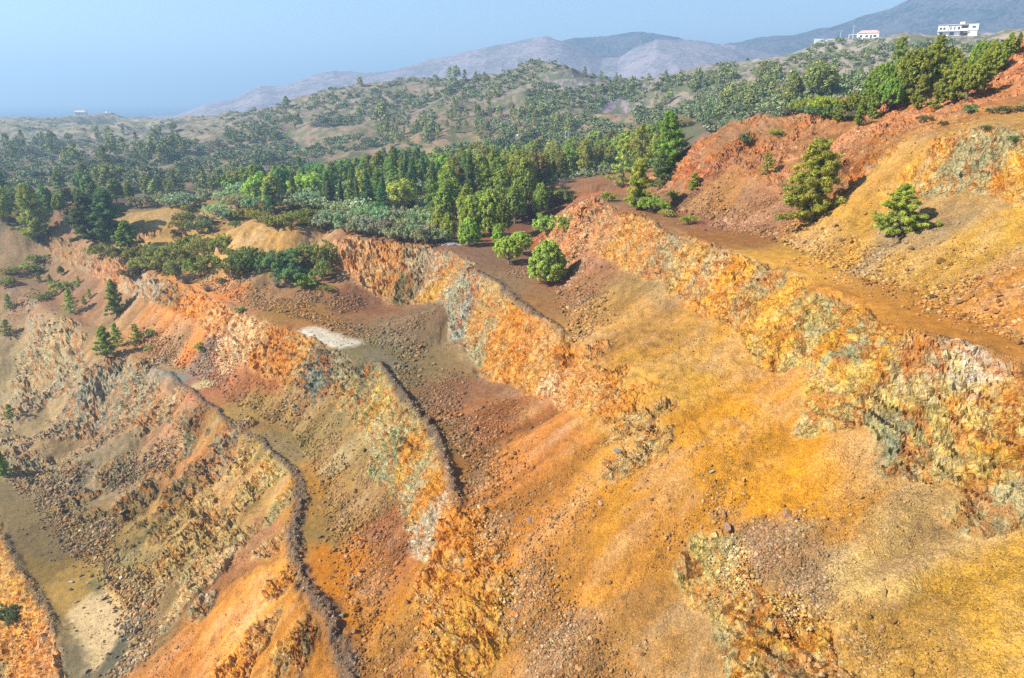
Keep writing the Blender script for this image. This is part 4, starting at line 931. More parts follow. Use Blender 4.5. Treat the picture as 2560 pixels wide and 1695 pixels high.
reg('cypress', [lambda: k_cypress(4200, .16), lambda: k_cypress(4200, .22), lambda: k_cypress(3600, .09)], 'cypress_tree', 'crown', 'cypress')
reg('bush', [lambda: k_bush(4600, .6, 7), lambda: k_bush(4600, .75, 9), lambda: k_bush(4200, .5, 6), lambda: k_bush(4600, .9, 10)], 'bush', 'foliage', 'bush')
reg('bushH', [lambda: k_bush(12000, .6, 8, .026, .009), lambda: k_bush(12000, .8, 10, .026, .009)], 'bush', 'foliage', 'bush')
reg('scrub', [lambda: k_bush(700, .7, 4, .09, .035), lambda: k_bush(700, .9, 5, .09, .035), lambda: k_bush(600, .55, 3, .09, .035)], 'shrub', 'foliage', 'shrub')
reg('dry', [lambda: k_dry(), lambda: k_dry(500)], 'dry_bush', 'twig_foliage', 'bush')
G_PINE, G_LIT, G_YEL, G_DK, G_OLV, G_GREY, G_TEAL, G_DRY, G_BRT, G_RED = (.105,.140,.026), (.118,.145,.026), (.165,.205,.042), (.058,.090,.032), (.115,.125,.03), (.135,.175,.095), (.078,.122,.045), (.22,.17,.15), (.135,.165,.026), (.42,.13,.06)
G_FAR = (.105,.122,.045)
G_PINE, G_LIT, G_YEL, G_DK, G_OLV, G_GREY, G_TEAL, G_DRY, G_BRT, G_FAR = [tuple(v * k for v, k in zip(c, (2.3, 2.2, 1.95))) for c in (G_PINE, G_LIT, G_YEL, G_DK, G_OLV, G_GREY, G_TEAL, G_DRY, G_BRT, G_FAR)]
def plant(key, x, y, h, col, label, group=None, wide=1.0, parts=True, sink=.03, variant=None):
    vs, name, crown, cat = KINDS[key]
    tm, cm = vs[trng.integers(0, len(vs)) if variant is None else variant]
    z = float(ground_z(x, y)) - h * sink
    lab = dict(label=label, category=cat)
    if group: lab['group'] = group
    s = (h * wide, h * wide, h); rz = trng.random() * 6.28
    r = bpy.data.objects.new(name, None); COL.objects.link(r)
    r.location = (x, y, z); s = tuple(v * trng.uniform(.92, 1.08) for v in s[:2]) + (h,); r.scale = s; r.rotation_euler = (0, 0, rz); r.empty_display_size = .1
    for k, v in lab.items(): r[k] = v
    t = bpy.data.objects.new('trunk', tm); t.parent = r; COL.objects.link(t)
    c = bpy.data.objects.new(crown, cm); c.parent = r; COL.objects.link(c)
    c.color = (*col, 1)
    return r
def tree_at(key, px, py, hpx, col, label, group=None, wide=1.0, variant=None):
    p = cast(px, py); d = p[1] * CP - p[2] * SP
    if key in ('bush', 'bushH'): hpx = hpx * (1.3 if key == 'bush' else 1.08)
    return plant(key, p[0], p[1], hpx * d / F, col, label, group, wide, variant=variant)

H = [ # kind, bearing of the base, height in the same reading, colour, width, label
 ('roundH',1265,655,104,G_LIT,1.05,'lone round green pine standing on the bare platform, casting a long shadow',0),
 ('pineH',1873,522,200,G_LIT,1.0,'tall layered green pine alone on the red scree slope',0),('pineH',2074,548,124,G_LIT,1.2,'bright green spreading pine alone on the ochre scree below the grey face',1),
 ('pine',1773,402,50,G_BRT,1.2,'small bushy young pine left of the tall layered pine',3),('pine',1604,438,40,G_BRT,1.4,'low bright young pine beside the red buttress'),('bush',1554,462,24,G_BRT,1.1,'low bright bush at the foot of the red buttress'),
 ('bush',1799,312,14,G_BRT,1.2,'tiny green shrub on the upper red slope left of the pink rib'),('bush',1720,334,30,G_DK,.8,'dark upright bush on the red slope above the buttress'),('bush',1546,501,18,G_YEL,1.1,'small yellow green bush near the left end of the top bench'),('bush',1594,517,22,G_BRT,1.2,'small green bush in the red rubble at the left end of the top bench'),
 ('pineH',1474,486,120,G_LIT,1.05,'tall pine on the nose of the top bench beside the red bank',2),('bush',1502,490,42,G_LIT,1.0,'green bush leaning against the tall pine on the bench nose'),('pineH',1541,412,150,G_PINE,.95,'tallest pine rising over the woodland beside the red buttress',2),
 ('pine',1439,430,120,G_YEL,.75,'pale green slender pine between the tallest pine and the woodland'),('pine',1524,440,84,G_DK,1.1,'dark broad pine in front of the tallest pine'),('pine',1480,400,112,G_PINE,.7,'slim pine behind the tall pine on the bench nose'),('pine',1350,410,90,G_YEL,.6,'narrow yellow green pine in the middle of the woodland edge'),('bush',1411,466,26,G_BRT,1.0,'small bright bush at the left of the bench nose'),
 ('bush',1274,545,62,G_YEL,.75,'yellow green loose bush in the gully left of the bench nose'),('bush',1307,536,44,G_BRT,.7,'bright bush against the orange gully bank'),('bush',1290,470,44,G_OLV,1.2,'dark olive bush overhanging the orange gully bank'),
 ('roundH',1176,610,64,G_BRT,1.15,'round pine with a bare trunk left of the lone pine'),('roundH',1203,590,56,G_BRT,1.15,'flat topped bright pine behind the two small round pines',None,1),('round',1153,572,56,G_BRT,.9,'small pine at the edge of the wood, left of the flat topped pine'),('round',1150,582,22,G_LIT,1.2,'very small bush beside the small pine at the wood edge'),
 ('roundH',1086,568,66,G_LIT,1.0,'neat round pine in front of the wood above the bare platform'),('roundH',1092,545,96,G_LIT,.8,'bright pine just behind the neat round pine'),('round',1038,560,70,G_LIT,.9,'round pine at the left of the bright pine group'),('round',1013,552,74,G_YEL,.8,'yellowish round pine at the end of the grey green bush row'),('roundH',1134,546,112,G_LIT,.75,'tall bright pine at the right end of the wood front'),('round',1160,548,104,G_PINE,.75,'dark sided pine next to the tall bright pine'),('pine',1250,505,84,G_LIT,.8,'green pine leaning over the shaded gully'),('round',1216,492,130,G_PINE,.7,'big broad pine in the right half of the wood'),
 ('cypress',1088,472,118,G_DK,1.2,'tallest dark cypress spire in the wood'),('cypress',763,484,66,G_DK,1.5,'dark cypress clump at the left of the cypress group'),('cypress',790,482,66,G_DK,1.4,'dark broad cypress second from the left of the group'),('cypress',808,484,36,G_OLV,.9,'thin small cypress standing out before the group'),('cypress',850,480,84,G_DK,1.2,'loose grey green cypress in the middle of the group'),('cypress',888,478,70,G_DK,1.4,'broad dark cypress right of the middle of the group'),('cypress',950,480,84,G_DK,1.3,'tall dark cypress at the right end of the group'),
 ('dry',834,474,30,G_RED,.6,'small rust red dead tree among the dark cypresses'),('pine',627,498,76,G_DK,1.0,'dark conical pine above the sandy bank'),
 ('bushH',640,638,88,G_TEAL,.75,'large blue green bush at the left of the big thicket'),('bushH',690,612,70,G_TEAL,.9,'large blue green bush at the top of the big thicket'),('bushH',672,655,70,G_TEAL,1.0,'blue green bush in the front of the big thicket'),('bush',738,622,76,G_OLV,.6,'olive bush beside the edge of the pink cliff'),('bush',748,648,60,G_OLV,.6,'dark olive bush at the foot of the pink cliff'),('bushH',705,663,44,G_BRT,1.1,'bright green domed bush in front of the big thicket'),('bush',755,672,15,G_BRT,1.2,'little green bush alone below the pink cliff'),('dry',642,664,30,G_DRY,.9,'purple grey leafless bush at the front left of the thicket'),
 ('bush',570,505,30,G_LIT,1.1,'dark green rounded bush on top of the sandy bank'),('bush',545,526,16,G_TEAL,1.1,'small blue green bush on the brow of the sandy bank'),('bush',435,492,24,G_BRT,1.0,'bright green bush above the sandy gully'),('bush',437,508,20,G_OLV,1.1,'olive bush under the bright one above the sandy gully'),('bush',464,540,38,G_TEAL,.75,'blue green bush in the sandy gully'),
 ('pineH',256,558,124,G_DK,1.2,'large dark pine at the left, right one of a pair'),('pineH',212,558,114,G_DK,1.15,'large dark pine at the left, left one of a pair'),('pineH',300,582,74,G_PINE,1.25,'layered pine in front of the large dark pair'),('pineH',86,562,138,G_YEL,.95,'tall yellow green pine at the left above the rocky lip',2),('pine',18,520,90,G_YEL,.8,'hazy yellow pine at the left edge'),
 ('pineH',270,727,86,G_LIT,.8,'tall loose pine growing below the pinkish rock wall at the left'),('pine',166,724,58,G_YEL,1.1,'yellowish young pine left of the tall loose pine'),('pine',142,637,24,G_LIT,1.2,'small pine under the pinkish wall'),('pine',90,652,24,G_LIT,1.2,'small round young pine in the upper left clearing'),('pine',118,656,24,G_YEL,1.1,'small yellow pine right of another in the upper left clearing'),('bush',150,672,26,G_BRT,1.3,'spreading bright shrub in the middle of the upper left clearing'),('pine',182,655,18,G_YEL,1.1,'tiny pine on the slope under the pinkish wall'),('pine',207,690,24,G_YEL,1.0,'tiny upright pine left of the tall loose pine'),('pine',195,703,20,G_LIT,1.1,'tiny pine below the yellowish young pine'),('bush',70,630,26,G_YEL,1.4,'yellow green shrubs at the top of the upper left clearing'),('bush',95,605,22,G_LIT,1.5,'green shrub under the rocky lip at the far left'),('bush',20,634,18,G_BRT,1.3,'low bright shrub at the left edge of the upper left clearing'),('bush',8,660,24,G_BRT,1.2,'bright bush cut by the left edge beside grey rock'),('pine',22,714,36,G_LIT,1.0,'small pine on the grey rock at the left edge'),('bush',118,684,14,G_BRT,1.2,'tiny bright shrub in the lower part of the clearing'),('bush',100,692,14,G_OLV,1.3,'tiny olive shrub in the lower part of the clearing'),
 ('pineH',248,826,78,G_BRT,.8,'bright bushy pine at the head of the middle track, left one'),('pine',272,800,58,G_BRT,1.0,'bright pine right behind the left one at the head of the middle track'),('pine',318,797,52,G_BRT,1.1,'bright spreading pine at the head of the middle track, right one'),('bush',347,776,18,G_BRT,1.0,'small green bush right of the bright pines'),('bush',462,813,24,G_YEL,.9,'small yellow bush on the orange scree above the purplish heap'),('bush',346,808,11,G_YEL,1.2,'very small yellow tuft below the bright pines'),('pine',18,778,42,G_LIT,1.1,'small dark pine on grey rock at the left edge'),('pine',24,970,40,G_BRT,1.0,'small bright pine on the grey slope at the left edge'),('pineH',10,1104,74,G_BRT,.8,'bright pine cut by the left edge with its shadow on grey rubble'),('bushH',20,1444,74,G_TEAL,.6,'dark blue green bush on the lowest face at the left edge'),('bush',556,723,18,G_YEL,.9,'small yellow bush on the lip above the white rock'),
 ('bush',512,655,14,G_DK,1.1,'dark small bush on the sandy spur'),('dry',480,674,20,(.10,.11,.10),1.2,'dark grey bush on the end of the sandy spur'),('dry',430,656,26,(.17,.16,.11),1.3,'grey brown bush at the foot of the olive thicket'),('bush',530,592,22,G_BRT,1.0,'green bush half way up the sandy spur'),
]
for it in H:
    key, px, py, hp, c, w, lab = it[:7]
    var = None
    for q in it[7:]:
        if q is not None: var = q
    if key in ('pineH', 'roundH') and px > 1000 and px != 1541: c = tuple(v * 1.3 for v in c)
    if var is not None: var = var % len(KINDS[key][0])
    tree_at(key, px, py, hp, c, lab, None, w, var)
# named groups of look-alikes
def group_of(key, lst, col, label, group):
    for px, py, hp, w in lst: tree_at(key, px, py, hp, tuple(np.array(col) * trng.uniform(.85, 1.2, 3)), label, group, w)
group_of('bush', [(445,578,40,.8),(475,594,50,.7),(510,584,46,.7),(460,642,52,.8),(412,644,54,.7),(375,628,50,.8),(350,622,54,.7),(312,604,46,.8),(280,606,46,.8),(235,592,34,1),(325,622,36,1),(435,612,46,.8),(395,604,44,.8),(300,640,30,1.0),(490,620,40,.8),(360,600,40,.8)], G_OLV, 'dense olive bush in the thicket on the bench at the left', 'olive thicket bushes')
group_of('bush', [(420,532,30,.8),(412,556,34,.8),(405,582,36,.8),(415,516,24,.9)], G_OLV, 'dark olive bush in the column climbing the sandy gully', 'olive bushes climbing the gully')
group_of('bush', [(537,642,44,.8),(560,628,46,.8),(587,618,52,.7),(548,618,40,.8),(575,600,34,.8)], (.18,.2,.045), 'olive bush on the sandy spur left of the big thicket', 'olive bushes on the sandy spur')
group_of('bush', [(620,524,34,1),(645,526,34,1),(670,522,36,1),(700,520,34,1.1),(725,516,40,1),(600,510,28,1)], G_OLV, 'dark olive bush on top of the sandy bank before the wood', 'olive bushes above the sandy bank')
group_of('bush', [(748,530,50,.8),(775,528,50,.8),(800,536,52,.8),(826,540,54,.8),(850,546,54,.8),(872,548,56,.8),(895,552,56,.8),(918,556,58,.8),(940,558,58,.8),(962,560,56,.8),(985,562,52,.8),(1003,563,44,.8),(815,518,50,.8),(845,522,50,.8),(880,526,54,.8),(910,530,54,.8),(785,506,46,.8),(940,532,52,.8),(970,536,52,.8)], G_GREY, 'silvery grey green bush in the row along the cliff top', 'silvery bushes along the cliff top')
group_of('bush', [(387,480,34,.9),(430,478,36,1),(322,480,32,1.1),(360,474,34,1),(487,462,32,1),(520,470,34,1),(460,478,32,1),(550,480,36,.9),(580,462,36,.9),(505,500,34,1),(530,510,30,1),(590,486,40,.8),(560,452,34,1),(690,486,44,.9),(720,480,48,.8),(700,452,44,.9),(665,462,40,.9),(735,452,44,.8),(480,520,30,1)], G_GREY, 'grey green rounded bush above the sandy bank at the left', 'grey green bushes at the left of the wood')
group_of('round', [(117,482,50,.8),(155,480,46,.8),(185,484,48,.8),(222,470,52,.9),(270,468,56,.9),(350,456,50,1.1),(60,486,50,.9),(140,500,50,.8),(190,500,44,.8),(30,480,46,.9),(300,462,44,.9),(400,452,40,1),(245,478,44,.9)], (.20,.25,.05), 'olive green round pine in the hazy row at the left', 'round pines in the hazy left row')
group_of('dry', [(660,430,36,.9),(700,426,30,.9),(735,440,40,.8),(620,410,30,1),(590,430,30,1),(1310,410,46,.6),(1300,440,30,.8),(880,430,34,.8),(960,420,32,.8)], G_DRY, 'purple grey leafless tree among the greens of the wood', 'leafless trees in the wood')
PINECL = [(1965,275,64),(2000,258,92),(1985,292,70),(2030,250,112),(2066,212,136),(2085,250,122),(2105,235,132),(2135,215,120),(2150,222,150),(2180,212,112),(2165,255,80),(2205,238,112),(2235,232,100),(2262,215,100),(2285,178,92),(2300,170,70),(2330,132,62),(2352,118,48),(2050,262,90),(2015,276,76),(1940,284,60),(2260,180,90),(2316,142,56),(2120,255,84)]
for i, (px, py, hp) in enumerate(PINECL):
    hp *= .88
    big_ = hp > 92
    tree_at('pineH' if i % 3 else 'roundH', px, py, hp, G_PINE if px < 2120 else (G_LIT if px < 2280 else G_BRT), ('tall' if big_ else 'shorter') + (' grey green pine in the left half of the upper right skyline stand' if px < 2120 else ' bright green pine in the right half of the upper right skyline stand'), ('tall ' if big_ else 'shorter ') + ('left pines of the skyline stand' if px < 2120 else 'right pines of the skyline stand'), .75)
group_of('bush', [(1700,262,20,1.2),(1740,262,22,1.2),(1790,262,24,1.1),(1830,266,24,1.1),(1875,270,30,1),(1915,274,34,.9),(1660,280,20,1.2),(1640,296,24,1),(1960,280,36,.9),(2240,262,24,1.1)], (.16,.2,.08), 'dull green bush along the brow of the red slope', 'bushes on the brow of the red slope')
group_of('bush', [(1850,262,36,1),(1880,260,40,1),(1905,262,44,.9),(1560,300,30,1)], G_BRT, 'bright green bush behind the brow of the red slope', 'bright bushes behind the brow')
group_of('bush', [(2330,262,20,1.3),(2358,258,16,1.3),(2290,262,14,1.3),(2140,280,14,1.4),(2180,290,12,1.4),(2352,330,20,1.1),(2300,215,14,1.3),(2280,300,12,1.4)], (.14,.16,.06), 'small dark shrub on the rocky red hill at the upper right', 'shrubs on the red hill')

# the wood and the hillsides: spaced at random over their ground, nearest ones as trees of their own
def inpoly(px, py, P):
    ins = False
    for (ax, ay), (bx, by) in zip(P, P[1:] + P[:1]):
        if (ay > py) != (by > py) and px < (bx - ax) * (py - ay) / (by - ay) + ax: ins = not ins
    return ins
WOOD = [Zp(*p, -25.0)[:2] for p in [(560,470),(640,482),(700,478),(760,490),(1000,512),(1060,520),(1130,530),(1190,520),(1240,490),(1300,440),(1420,420)]] + [Rp(*p)[:2] for p in [(1540,360,170),(1560,330,230),(1400,345,285),(1200,350,310),(1000,360,310),(800,375,300),(640,395,270),(520,440,230)]]
xs = [p[0] for p in WOOD]; ys = [p[1] for p in WOOD]
cand = []; tries = 0
while tries < 9000:
    tries += 1
    x, y = trng.uniform(min(xs), max(xs)), trng.uniform(min(ys), max(ys))
    if not inpoly(x, y, WOOD): continue
    sp_ = 3.6 + max(0, y - 130) * .01
    if any((x - a) ** 2 + (y - b) ** 2 < sp_ * sp_ for a, b in cand): continue
    cand.append((x, y))
FOREST_ZONES = [((600,430),'at the left end of the wood'),((700,410),'in the yellow green back row of the wood, left part'),((900,400),'in the back row of the wood, middle part'),((1080,400),'in the back row of the wood near the tallest cypress'),((800,450),'in the wood around the cypress group'),((980,460),'in the wood behind the silvery bushes'),((1120,470),'in the bright right part of the wood'),((1220,430),'around the big broad pine in the right of the wood'),((1320,400),'in the wood left of the tallest pine'),((1450,370),'in the wood beside the tallest pine'),((1250,360),'at the back of the wood below the small shed')]
forest = []
for x, y in cand:
    px, py = P2(x, y, float(ground_z(x, y)))
    u = trng.random(); back = y > 200; right = px > 1020
    if right: key, col = ('round', G_LIT) if u < .6 else (('pine', G_PINE) if u < .86 else (('bush', G_GREY) if u < .94 else ('cypress', G_DK)))
    elif back: key, col = ('round', (.22,.30,.06)) if u < .55 else (('pine', (.22,.26,.07)) if u < .85 else ('bush', G_GREY))
    else: key, col = ('bush', G_GREY) if u < .42 else (('cypress', G_DK) if u < .6 else (('round', G_YEL) if u < .8 else ('pine', G_PINE)))
    h = {'round': 8.0, 'pine': 8.8, 'bush': 4.6, 'cypress': 8.6}[key] * trng.uniform(.72, 1.18)
    forest.append((h / math.hypot(x, y), key, x, y, h, col, px, py))
HILLP = [  # bearing polygons with number of pines and their height range
 ([(-60,330),(120,320),(300,310),(520,296),(560,330),(470,400),(300,420),(0,420)], 120, 7, 11.5),
 ([(-60,425),(300,415),(560,405),(600,440),(560,470),(430,476),(300,486),(150,500),(-60,515)], 105, 6, 9),
 ([(520,275),(700,240),(860,205),(1010,190),(1020,330),(820,350),(640,330),(560,340)], 80, 5, 9),
 ([(1000,180),(1080,180),(1170,172),(1150,330),(900,340),(960,260)], 75, 5, 9),
 ([(1170,250),(1420,290),(1560,290),(1700,260),(1600,320),(1200,340)], 85, 5, 9),
 ([(1380,178),(1540,184),(1700,180),(1760,175),(1900,200),(1960,230),(1760,255),(1640,270),(1520,250),(1440,215)], 110, 6, 10),
 ([(1740,180),(1960,120),(2050,140),(1960,230),(1800,240)], 14, 4, 6),
 ([(1260,190),(1400,200),(1420,260),(1200,260)], 18, 4, 7)]
hill_trees = []
for P, n, h0, h1 in HILLP:
    pxs = [p[0] for p in P]; pys = [p[1] for p in P]; k = 0
    while k < n:
        px, py = trng.uniform(min(pxs), max(pxs)), trng.uniform(min(pys), max(pys))
        if not inpoly(px, py, P): continue
        p = cast(px, py); k += 1
        if p[1] < 140 or p[1] > 1000: continue
        if fbm2(np.array([p[0] / 45]), np.array([p[1] / 45]), 2, 180)[0] < .46: continue
        h = min(h1 * 1.25, h0 * .75 * math.exp(abs(trng.normal()) * .38)); hill_trees.append((h / np.hypot(p[0], p[1]), p[0], p[1], h, px, py))
for px, py, hp in [(985,176,20),(832,200,24),(1040,188,34),(1056,186,36),(1075,190,30),(1100,190,26),(1120,190,24),(1352,178,24),(1390,190,26),(1540,188,26),(1572,190,28),(1640,188,26),(1500,186,18),(1425,188,20),(1668,186,20),(700,250,14),(640,262,12),(770,222,12),(1010,200,26),(1855,108,16),(470,276,10),(600,268,12),(1700,184,22),(1742,170,18),(1775,160,16)]:
    p = cast(px, py); d = p[1] * CP - p[2] * SP; hill_trees.append((hp / F, p[0], p[1], hp * d / F, px, py))
HILL_ZONES = [((80,350),'on the hazy slope at the far left'),((250,380),'on the pale ground left of the dark ravine'),((400,330),'on the hazy slope below the far ridge houses'),((560,330),'on the slope left of the dark ravine'),((700,310),'around the dark ravine in the middle distance'),((850,300),'on the scrubby hill right of the dark ravine'),((800,220),'along the long pale ridge'),((1050,190),'in the clump on the left shoulder of the rocky hill'),((980,260),'on the left flank of the rocky hill'),((1250,310),'at the foot of the rocky hill near the small shed'),((1450,300),'below the grey crag'),((1420,190),'on the saddle right of the rocky hill top'),((1600,200),'along the road ridge right of the rocky hill'),((1700,250),'in the green hollow above the red slope'),((1850,200),'on the grey slope below the white bank'),((1300,220),'on the front of the rocky hill')]
allt = sorted([(a, 0, f) for f in forest for a in (f[0],)] + [(t[0], 1, t) for t in hill_trees], key=lambda q: -q[0])
NIND = 290
far_V, far_F, far_C, off = [], [], [], 0
def far_add(key, x, y, h, col, lod=700):
    global off
    (tm, cm) = KINDS[key][0][trng.integers(0, len(KINDS[key][0]))]
    n = len(cm.vertices); V = np.empty(n * 3, np.float32); cm.vertices.foreach_get('co', V); V = V.reshape(-1, 3)
    C = np.empty(n * 4, np.float32); cm.attributes['col'].data.foreach_get('color', C); C = C.reshape(-1, 4)
    q = np.arange(n).reshape(-1, 4); sel = trng.random(len(q)) < lod / max(len(q), 1); q = q[sel]
    V = V[q.ravel()].reshape(-1, 4, 3); ctr = V.mean(1, keepdims=True); V = (ctr + (V - ctr) * min(2.2, math.sqrt(1 / max(.05, sel.mean())))).reshape(-1, 3)
    a = trng.random() * 6.28; ca_, sa_ = math.cos(a), math.sin(a)
    z = float(ground_z(x, y))
    V = np.stack([V[:, 0] * ca_ - V[:, 1] * sa_, V[:, 0] * sa_ + V[:, 1] * ca_, V[:, 2]], -1) * h + np.array((x, y, z - .05 * h))
    C = C[q.ravel()].copy(); C[:, :3] *= np.array(col) * trng.uniform(.8, 1.25)
    far_V.append(V); far_F.append(np.arange(len(V)).reshape(-1, 4) + off); far_C.append(C); off += len(V)
COLW = {'round': 'round pine', 'pine': 'pointed pine', 'bush': 'grey green bush', 'cypress': 'dark cypress'}
for k, (a, typ, t) in enumerate(allt):
    if typ == 0:
        _, key, x, y, h, col, px, py = t
        if k < NIND:
            zt = zone(px, py - 25, FOREST_ZONES); lab = '%s %s' % (COLW[key], zt)
            plant(key, x, y, h, tuple(np.array(col) * trng.uniform(.85, 1.2, 3)), lab, lab.replace('pine ', 'pines ', 1).replace('bush ', 'bushes ', 1).replace('cypress ', 'cypresses ', 1), trng.uniform(.85, 1.1))
        else: far_add(key, x, y, h, col)
    else:
        _, x, y, h, px, py = t
        key = 'pine' if trng.random() < .72 else 'round'
        if k < NIND:
            lab = '%s %s' % ('hazy pointed pine' if key == 'pine' else 'hazy rounded pine', zone(px, py, HILL_ZONES)) if py < 425 else '%s %s' % ('pointed pine' if key == 'pine' else 'rounded pine', 'in the hazy row at the left of the wood')
            plant(key, x, y, h, tuple(np.array(G_FAR) * trng.uniform(.85, 1.25, 3)), lab, lab.replace('pine ', 'pines ', 1), trng.uniform(.9, 1.3))
        else: far_add(key, x, y, h, G_FAR, 420)
# low scrub on the hills
ns = 0; tries = 0
while ns < 6500 and tries < 90000:
    tries += 1
    px, py = trng.uniform(-100, 2450), trng.uniform(95, 430)
    p = cast(px, py); r = math.hypot(p[0], p[1])
    if p[1] < 175 or r > 900: continue
    if px < 520 and trng.random() < (.85 if py < 325 else .45): continue
    if fbm2(np.array([p[0] / 26]), np.array([p[1] / 26]), 3, 190)[0] < .38: continue
    if px > 1700 and py < 215 and trng.random() < .6: continue
    if ((px - 1320) / 75) ** 2 + ((py - 182) / 20) ** 2 < 1 or ((px - 1432) / 40) ** 2 + ((py - 262) / 32) ** 2 < 1: continue
    ns += 1
    far_add('scrub', p[0], p[1], trng.uniform(1.1, 3.3), (.17, .22, .09) if trng.random() < .75 else (.23, .23, .12), 64)
fm = NT('distant_foliage'); fm.t.nodes.remove(fm.b)
fa = fm.n('ShaderNodeAttribute', attribute_name='col'); fd = fm.n('ShaderNodeBsdfDiffuse'); fm.l(fa.outputs['Color'], fd.inputs[0]); fm.l(fd.outputs[0], fm.out.inputs['Surface'])
addobj('hillside_scrub', mesh_np('hillside_scrub', np.concatenate(far_V), np.concatenate(far_F), 4, fm.m, False, {'col': np.concatenate(far_C)}), kind='stuff')
# tufts of dry weed on the clearing and spur: part of the ground cover

# ---------------------------------------------------------------- houses, walls, poles
def plain(name, c, rough=.8, noise=.12):
    m = NT(name); m.b.inputs['Roughness'].default_value = rough
    n_ = m.n('ShaderNodeTexNoise', i_Scale=1.2, i_Detail=5.0); m.l(m.n('ShaderNodeTexCoord').outputs['Object'], n_.inputs['Vector'])
    a = tuple(v * (1 - noise) for v in c) + (1,); b = tuple(min(.95, v * (1 + noise)) for v in c) + (1,)
    m.l(m.ramp(n_.outputs['Fac'], [(.3, a), (.7, b)]), m.b.inputs['Base Color']); return m.m
M_WHITE = plain('white_render', (.78, .77, .76)); M_PINK = plain('pale_pink_render', (.72, .60, .56)); M_TILE = plain('red_roof_tiles', (.58, .36, .29), .8, .2)
M_GLASS = plain('window_glass', (.05, .07, .10), .15); M_DARK = plain('dark_timber_and_shade', (.10, .08, .07)); M_CONC = plain('concrete', (.55, .53, .50)); M_RED = plain('red_brown_render', (.46, .20, .16)); M_METAL = plain('grey_metal', (.45, .46, .46), .5); M_SHED = plain('pale_green_sheet', (.62, .70, .64), .6)  # one dark colour for timber doors and for shade painted into openings
class Boxes:
    def __init__(s): s.V, s.F = [], []
    def box(s, x0, x1, y0, y1, z0, z1):
        o = len(s.V); s.V += [(x, y, z) for x in (x0, x1) for y in (y0, y1) for z in (z0, z1)]
        s.F += [(o, o+1, o+3, o+2), (o+4, o+6, o+7, o+5), (o, o+4, o+5, o+1), (o+2, o+3, o+7, o+6), (o, o+2, o+6, o+4), (o+1, o+5, o+7, o+3)]; return s
    def hip(s, x0, x1, y0, y1, z0, h, inset):
        o = len(s.V); ym = (y0 + y1) / 2
        s.V += [(x0, y0, z0), (x1, y0, z0), (x1, y1, z0), (x0, y1, z0), (x0 + inset, ym, z0 + h), (x1 - inset, ym, z0 + h), (x1 - inset, ym, z0 + h), (x0 + inset, ym, z0 + h)]
        s.F += [(o, o+1, o+5, o+4), (o+2, o+3, o+7, o+6), (o+1, o+2, o+6, o+5), (o+3, o, o+4, o+7), (o, o+3, o+2, o+1)]; return s
    def make(s, name, mat, parent=None): return addobj(name, mesh_np(name, s.V, s.F, 4, mat, False), parent)
def thing(name, label, cat, loc, rz=0, group=None):
    r = bpy.data.objects.new(name, None); COL.objects.link(r); r.location = loc; r.rotation_euler = (0, 0, rz); r['label'] = label; r['category'] = cat
    if group: r['group'] = group
    return r
def at(px, py, Y): return Rp(px, py, Y)
def window(parent, x0, x1, y, z0, z1):
    f = Boxes().box(x0 - .12, x1 + .12, y - .10, y - .02, z0 - .12, z1 + .12).make('window', M_WHITE, parent)
    Boxes().box(x0, x1, y - .13, y - .103, z0, z1).make('pane', M_GLASS, f)
# white villa with terraces
x, y, z = at(2211, 92, 366)
v = thing('villa', 'white two storey villa with terraces on the upper right ridge', 'house', (x, y, z), -.5)
w = Boxes().box(-8.6, 8.4, 0, 9, -4, 1.9).make('garden_wall', M_WHITE, v)
Boxes().box(-8.2, -3.9, 1.2, 8, 1.9, 4.1).box(-3.9, 1.0, 1.6, 8, 1.9, 4.1).box(1.0, 4.6, 2.6, 8, 1.9, 4.1).box(4.6, 8.2, 1.0, 8, 1.9, 4.1).make('ground_floor', M_WHITE, v)
Boxes().box(-8.4, -4.1, .8, 8, 4.1, 6.7).make('upper_floor', M_PINK, v)
Boxes().box(-4.1, 1.2, 1.2, 8, 4.1, 7.0).box(4.4, 8.4, .6, 8, 4.1, 6.9).box(1.2, 4.4, 2.4, 8, 4.1, 6.9).make('upper_floor', M_WHITE, v)
Boxes().box(-8.8, 4.4, -.4, 1.1, 4.0, 4.2).make('terrace_slab', M_CONC, v); Boxes().box(1.2, 4.4, .2, .35, 4.2, 5.1).make('balcony_rail', M_WHITE, v)
Boxes().box(.6, 2.6, 3.5, 5.5, 7.0, 8.3).make('roof_tank', M_PINK, v)
Boxes().box(-8.6, 8.5, .5, 8.1, 6.9, 7.08).make('roof', M_CONC, v)
for a, b in ((-7.9, -6.9), (-6.4, -5.4)): window(v, a, b, .8, 4.8, 5.9)
for a, b in ((-3.4, -2.8), (-1.8, -1.2), (-.2, .8)): window(v, a, b, 1.2, 4.7, 6.0)
window(v, 5.8, 7.2, .6, 5.2, 6.1); window(v, 1.6, 4.0, 2.4, 4.5, 6.3)
for a, b in ((-7.4, -6.2), (-3.2, -1.4)): window(v, a, b, 1.2 if a < -4 else 1.6, 2.3, 3.6)
Boxes().box(1.4, 4.3, 2.3, 2.5, 2.0, 3.9).make('door', M_DARK, v)  # wide dark panel, paints the shade of the recess below the balcony
for a in (-6, -3, 0, 3): Boxes().box(a, a + 1.1, -.05, .05, .4, 1.2).make('opening_shade_panel', M_DARK, w)  # dark panels on the solid wall, the shade inside the openings as colour
